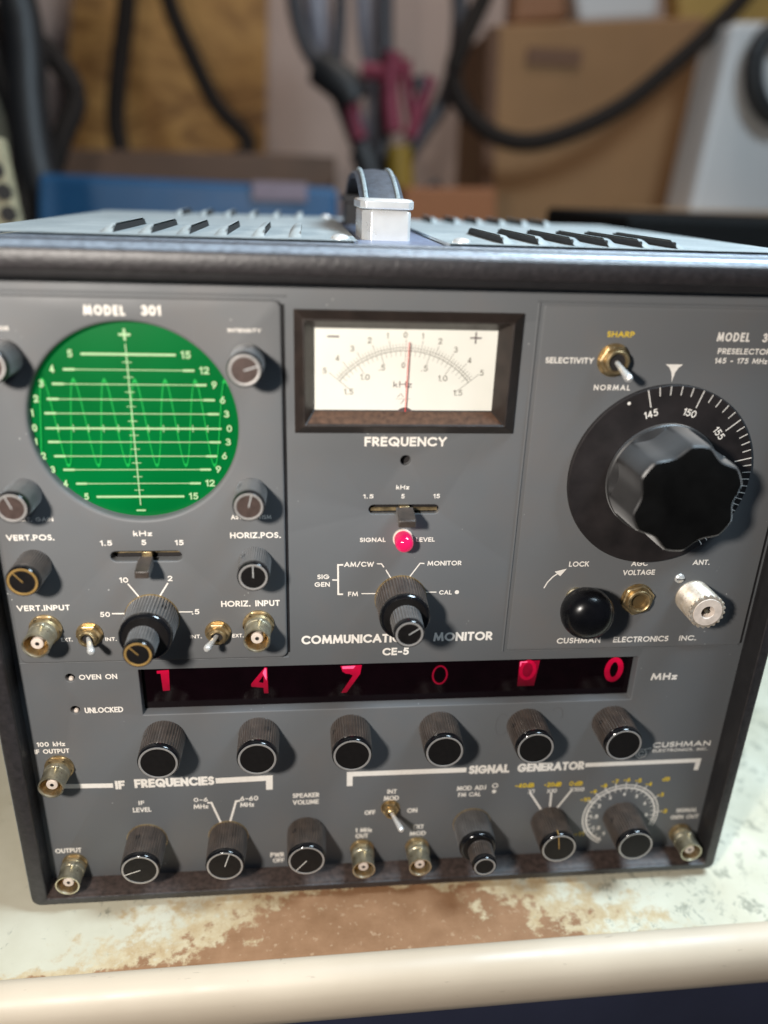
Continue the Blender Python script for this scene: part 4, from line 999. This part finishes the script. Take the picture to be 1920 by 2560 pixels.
slab('plywood_board', [(195, -260), (672, -260), (664, 430), (150, 430)], 1380, 18, M['osb'], 'tall knotty plywood board behind the two dark hanging cables', 'board')
slab('wooden_box', [(150, 372), (700, 384), (840, 392), (840, 470), (120, 470)], 1000, 160, M['brown'], 'low dark brown wooden box between the plywood and the blue case', 'box')
bc = slab('blue_case', [(92, 432), (845, 470), (845, 640), (92, 640)], 620, 240, M['blue'], 'bright blue equipment case standing behind the grey instrument', 'equipment case', 6)
for i in (4,):
    p = at(492 + i * 62, 515, 617)
    if i == 4:
        q = at(700, 478, 616); MB().box(-28, -1.5, -9, 28, 1.5, 9).build('pale_label', simple('pale_sticker', (.20, .15, .18), .6), bc, tuple(q), smooth=0)
slab('scrap_box', [(1010, 468), (1240, 470), (1240, 620), (1010, 620)], 820, 90, simple('rust_orange_card', (.28, .10, .035), .7), 'small rust orange box low beside the cardboard carton', 'box')

cb_ = slab('cardboard_box', [(1235, 62), (1770, 40), (1700, 640), (1200, 640)], 1050, 260, M['card'], 'large brown cardboard box with a dark stamp near its top', 'box', 4)
p = at(1385, 142, 1047); MB().box(-42, -1, -11, 42, 1, 11).build('printed_stamp', M['card_dark'], cb_, tuple(p), smooth=0)
q0, q1 = at(1232, 70, 1045), at(1212, 600, 1045)
MB().tube([tuple(q0 - q0), tuple(q1 - q0)], 11, 8).build('corner_shadow', M['card_dark'], cb_, tuple(q0))  # dark tube stands in for the shadow along the box's left edge
slab('white_packet', [(1430, -60), (1660, -70), (1640, 48), (1450, 58)], 1080, 60, M['white_box'], 'crumpled white packet lying on top of the cardboard box', 'packet', 8)
slab('ochre_packet', [(1690, -80), (1960, -80), (1950, 95), (1700, 70)], 1120, 60, simple('ochre_wrapper', (.45, .29, .08), .6), 'ochre yellow packet behind the top right of the cardboard box', 'packet', 8)
slab('brown_packet', [(1290, -80), (1440, -80), (1430, 48), (1280, 62)], 1120, 60, simple('rust_wrapper', (.27, .12, .05), .6), 'rust brown packet on the left end of the cardboard box top', 'packet', 8)
wp = slab('pale_appliance', [(1835, 52), (2100, 52), (2100, 540), (1722, 540)], 880, 90, M['white_box'], 'pale grey appliance panel with a black coil at the right edge', 'appliance', 8)
slab('shelf_board', [(1640, 528), (2200, 536), (2200, 640), (1640, 620)], 800, 160, simple('tan_shelf', (.36, .23, .12), .6), 'tan shelf board under the pale appliance', 'shelf')
P = []
for i in range(25):
    a = 2 * PI * i / 24; P.append((1945 + 62 * math.cos(a), 185 + 108 * math.sin(a), 850))
cable('coiled_hose', P, 13, M['black'], 'thick black coiled hose against the pale appliance', 'hose')
BZ = at(1700, 543, 250).z
A_, B2 = at(1500, 545, 330), at(2050, 560, 330)
bb = MB().add([(318, 250, ZT + .5), (720, 250, ZT + .5), (760, 470, ZT + .5), (330, 470, ZT + .5), (320, 252, BZ), (720, 252, BZ), (755, 465, BZ), (330, 465, BZ)],
   [(0, 3, 2, 1), (4, 5, 6, 7), (0, 1, 5, 4), (1, 2, 6, 5), (2, 3, 7, 6), (3, 0, 4, 7)]).build('black_case', M['black'], None, (0, 0, 0), smooth=0, bevel=4)
bb.data.materials[0] = simple('matt_black_case', (.003, .003, .003), .8, spec=.1)
tag(bb, 'black box standing close to the right side of the grey instrument', 'case')

# left edge: perforated beige upright, dark cables and straps
up = slab('perforated_upright', [(-90, 330), (0, 345), (62, 640), (-60, 640)], 330, 14, M['rack'], 'beige perforated steel upright at the far left', 'rack upright', 2)
for i, (x, y) in enumerate(((10, 480), (22, 535), (-10, 425))):
    h = MB().lathe([(5.5, 0), (5.5, .6), (0.01, .6)], 20).build('punched_hole', M['black'], up, tuple(at(x, y, 329.5)), smooth=0)
slab('grey_panel_left', [(-120, 130), (30, 150), (60, 380), (-120, 380)], 900, 40, simple('olive_grey_panel', (.16, .16, .12), .6), 'olive grey panel behind the beige upright', 'panel').name = 'olive_panel'
cable('black_strap', [(20, -80, 700), (60, 80, 700), (70, 250, 690), (90, 400, 680), (130, 560, 670), (140, 680, 670)], 20, M['black'], 'thick black bundled lead hanging down the far left', group=None)
cable('hanging_cable', [(-60, 20, 760), (40, 70, 760), (130, 140, 760), (190, 240, 760), (150, 360, 750), (110, 520, 740), (110, 640, 740)], 12, M['cable'], 'brown black cable curving in from the left edge')
cable('black_strap', [(-30, 60, 720), (10, 200, 720), (50, 330, 715), (60, 480, 710), (70, 620, 710)], 13, M['black'], 'second black lead just left of the thick bundled one')
cable('hanging_cable', [(318, -120, 1150), (316, 20, 1150), (300, 160, 1150), (290, 300, 1140), (312, 420, 1120), (335, 520, 1120)], 15, M['cable'], 'dark cable hanging straight in front of the plywood')
cable('hanging_cable', [(400, -120, 1150), (425, 10, 1150), (480, 140, 1150), (540, 260, 1150), (615, 345, 1140), (610, 385, 1130), (560, 430, 1120), (545, 500, 1120)], 13.5, M['cable'], 'dark cable slanting across the plywood to the right')
GR = 'grey test cables hanging behind the handle'
cable('test_cable', [(728, -120, 1000), (740, 20, 1000), (770, 120, 1000), (830, 210, 990), (880, 300, 980), (915, 400, 970), (930, 520, 960)], 12, M['cable_grey'], 'leftmost grey test cable, bending in under the black plug', group=GR)
cable('test_cable', [(790, -120, 1040), (795, 20, 1040), (815, 130, 1040), (850, 220, 1030), (905, 360, 1020)], 18, M['cable_lilac'], 'wide pale lilac cable beside the leftmost grey one', group=GR)
cable('test_cable', [(852, -120, 990), (850, 60, 990), (845, 180, 985), (880, 330, 980), (925, 440, 970)], 9, M['cable_grey'], 'thin grey cable running straight into the black plug', group=GR)
cable('test_cable', [(915, -120, 1040), (920, 60, 1040), (940, 190, 1030), (945, 320, 1010), (940, 450, 1000)], 17, M['cable_lilac'], 'pale lilac cable just right of the black plug', group=GR)
cable('test_cable', [(965, -120, 990), (962, 60, 990), (965, 200, 985), (958, 330, 975), (945, 470, 970)], 12, M['cable_grey'], 'grey cable passing behind the red clips', group=GR)
cable('test_cable', [(1140, -120, 1000), (1150, 30, 1000), (1140, 150, 990), (1110, 250, 985), (1050, 340, 980), (1000, 430, 970), (990, 520, 960)], 12, M['cable_grey'], 'grey cable sweeping down leftwards from the long loop', group=GR)
cable('loop_cable', [(1265, -140, 960), (1215, -20, 960), (1165, 90, 950), (1132, 190, 950), (1160, 270, 950), (1230, 335, 950), (1320, 356, 940), (1430, 328, 930), (1560, 262, 925), (1680, 165, 925), (1780, 75, 925), (1860, -10, 925), (1920, -110, 925)], 12.5, M['cable'], 'long dark cable drooping across the front of the cardboard box')
plug = cable('cable_plug', [(800, 170, 960), (835, 195, 950), (870, 225, 945), (885, 255, 945)], [24] * 24 + [14], M['black'], 'chunky black plug on the grey test cables', 'plug')
cable('cable_plug', [(905, 375, 930), (925, 440, 925), (915, 560, 920)], 20, M['black'], 'black plug at the foot of the cable bundle beside the handle', 'plug')
cable('cable_plug', [(1075, 462, 930), (1095, 500, 925), (1100, 580, 920)], 13, M['black'], 'black lead end right of the handle', 'plug')
GC = 'red test clips'
for pts, r, lb in (([(905, 175, 960), (960, 180, 955), (1010, 168, 950)], 11, 'red clip lying crosswise over the cable bundle'),
              ([(985, 130, 950), (975, 230, 950), (985, 330, 945)], 13, 'tall red clip in the middle of the bundle'),
              ([(880, 235, 950), (885, 300, 950), (900, 350, 945)], 10, 'short dark red clip under the black plug'),
              ([(1075, 195, 955), (1050, 270, 950), (1025, 345, 945)], 10, 'slanting red clip right of the bundle'),
              ([(1015, 150, 955), (1020, 230, 955), (1035, 300, 950)], 8, 'thin red lead between the two upright clips')):
    cable('test_clip', pts, r, M['red'], lb, 'test clip', GC)
cable('test_clip', [(1045, 190, 945), (1052, 225, 945)], 9, M['cable_grey'], 'grey metal jaw between the red clips', 'test clip')
cable('yellow_tape', [(998, 365, 925), (1000, 420, 925), (1005, 480, 925)], 18, M['yellow'], 'ochre yellow tape wrapped round the leads beside the handle', 'tape')

# ------------------------------------------------------------------ light
def area(name, loc, target, size, power, col, shape='DISK', sy=None):
    l = bpy.data.lights.new(name, 'AREA'); l.shape = shape; l.size = size * S
    if sy: l.size_y = sy * S
    l.energy = power; l.color = col
    o = bpy.data.objects.new(name, l); COL.objects.link(o); o.location = Vector(loc) * S
    d = (Vector(target) - Vector(loc)).normalized(); o.rotation_euler = d.to_track_quat('-Z', 'Y').to_euler(); return o
area('bench_lamp', (-40, -320, 336), (130, 0, 150), 38, 2.35, (1.0, .93, .85))
area('ceiling_panel', (520, -60, 820), (240, 40, 150), 300, 10.5, (.68, .86, 1.0), 'RECTANGLE', 240)
area('background_fill', (500, 600, 1700), (200, 1400, 100), 500, 8.6, (1.0, .93, .86), 'RECTANGLE', 400)  # added unseen lamp, brightens the wall and the things behind
wd = bpy.data.worlds.new('World'); scene.world = wd; wd.use_nodes = True
bg = wd.node_tree.nodes['Background']; bg.inputs[0].default_value = (.40, .60, 1.0, 1); bg.inputs[1].default_value = .04

# ------------------------------------------------------------------ camera
cd = bpy.data.cameras.new('camera'); cam = bpy.data.objects.new('camera', cd); COL.objects.link(cam)
cam.matrix_world = Matrix.Translation(CAM * S) @ Matrix((RM.col[0], RM.col[2], -RM.col[1])).transposed().to_4x4()
cd.sensor_fit = 'HORIZONTAL'; cd.sensor_width = 36; cd.lens = FPX / 1920 * 36
cd.clip_start = .01; cd.clip_end = 20
cd.dof.use_dof = True
fwd = RM.col[1]; cd.dof.focus_distance = (Vector((165, 0, 140)) - CAM).dot(fwd) * S
cd.dof.aperture_fstop = 4.7; cd.dof.aperture_blades = 0
scene.camera = cam
scene.view_settings.view_transform = 'Standard'; scene.view_settings.look = 'None'
scene.view_settings.exposure = 0; scene.view_settings.gamma = 1; scene.view_settings.use_curve_mapping = False
scene.render.resolution_x = 768; scene.render.resolution_y = 1024
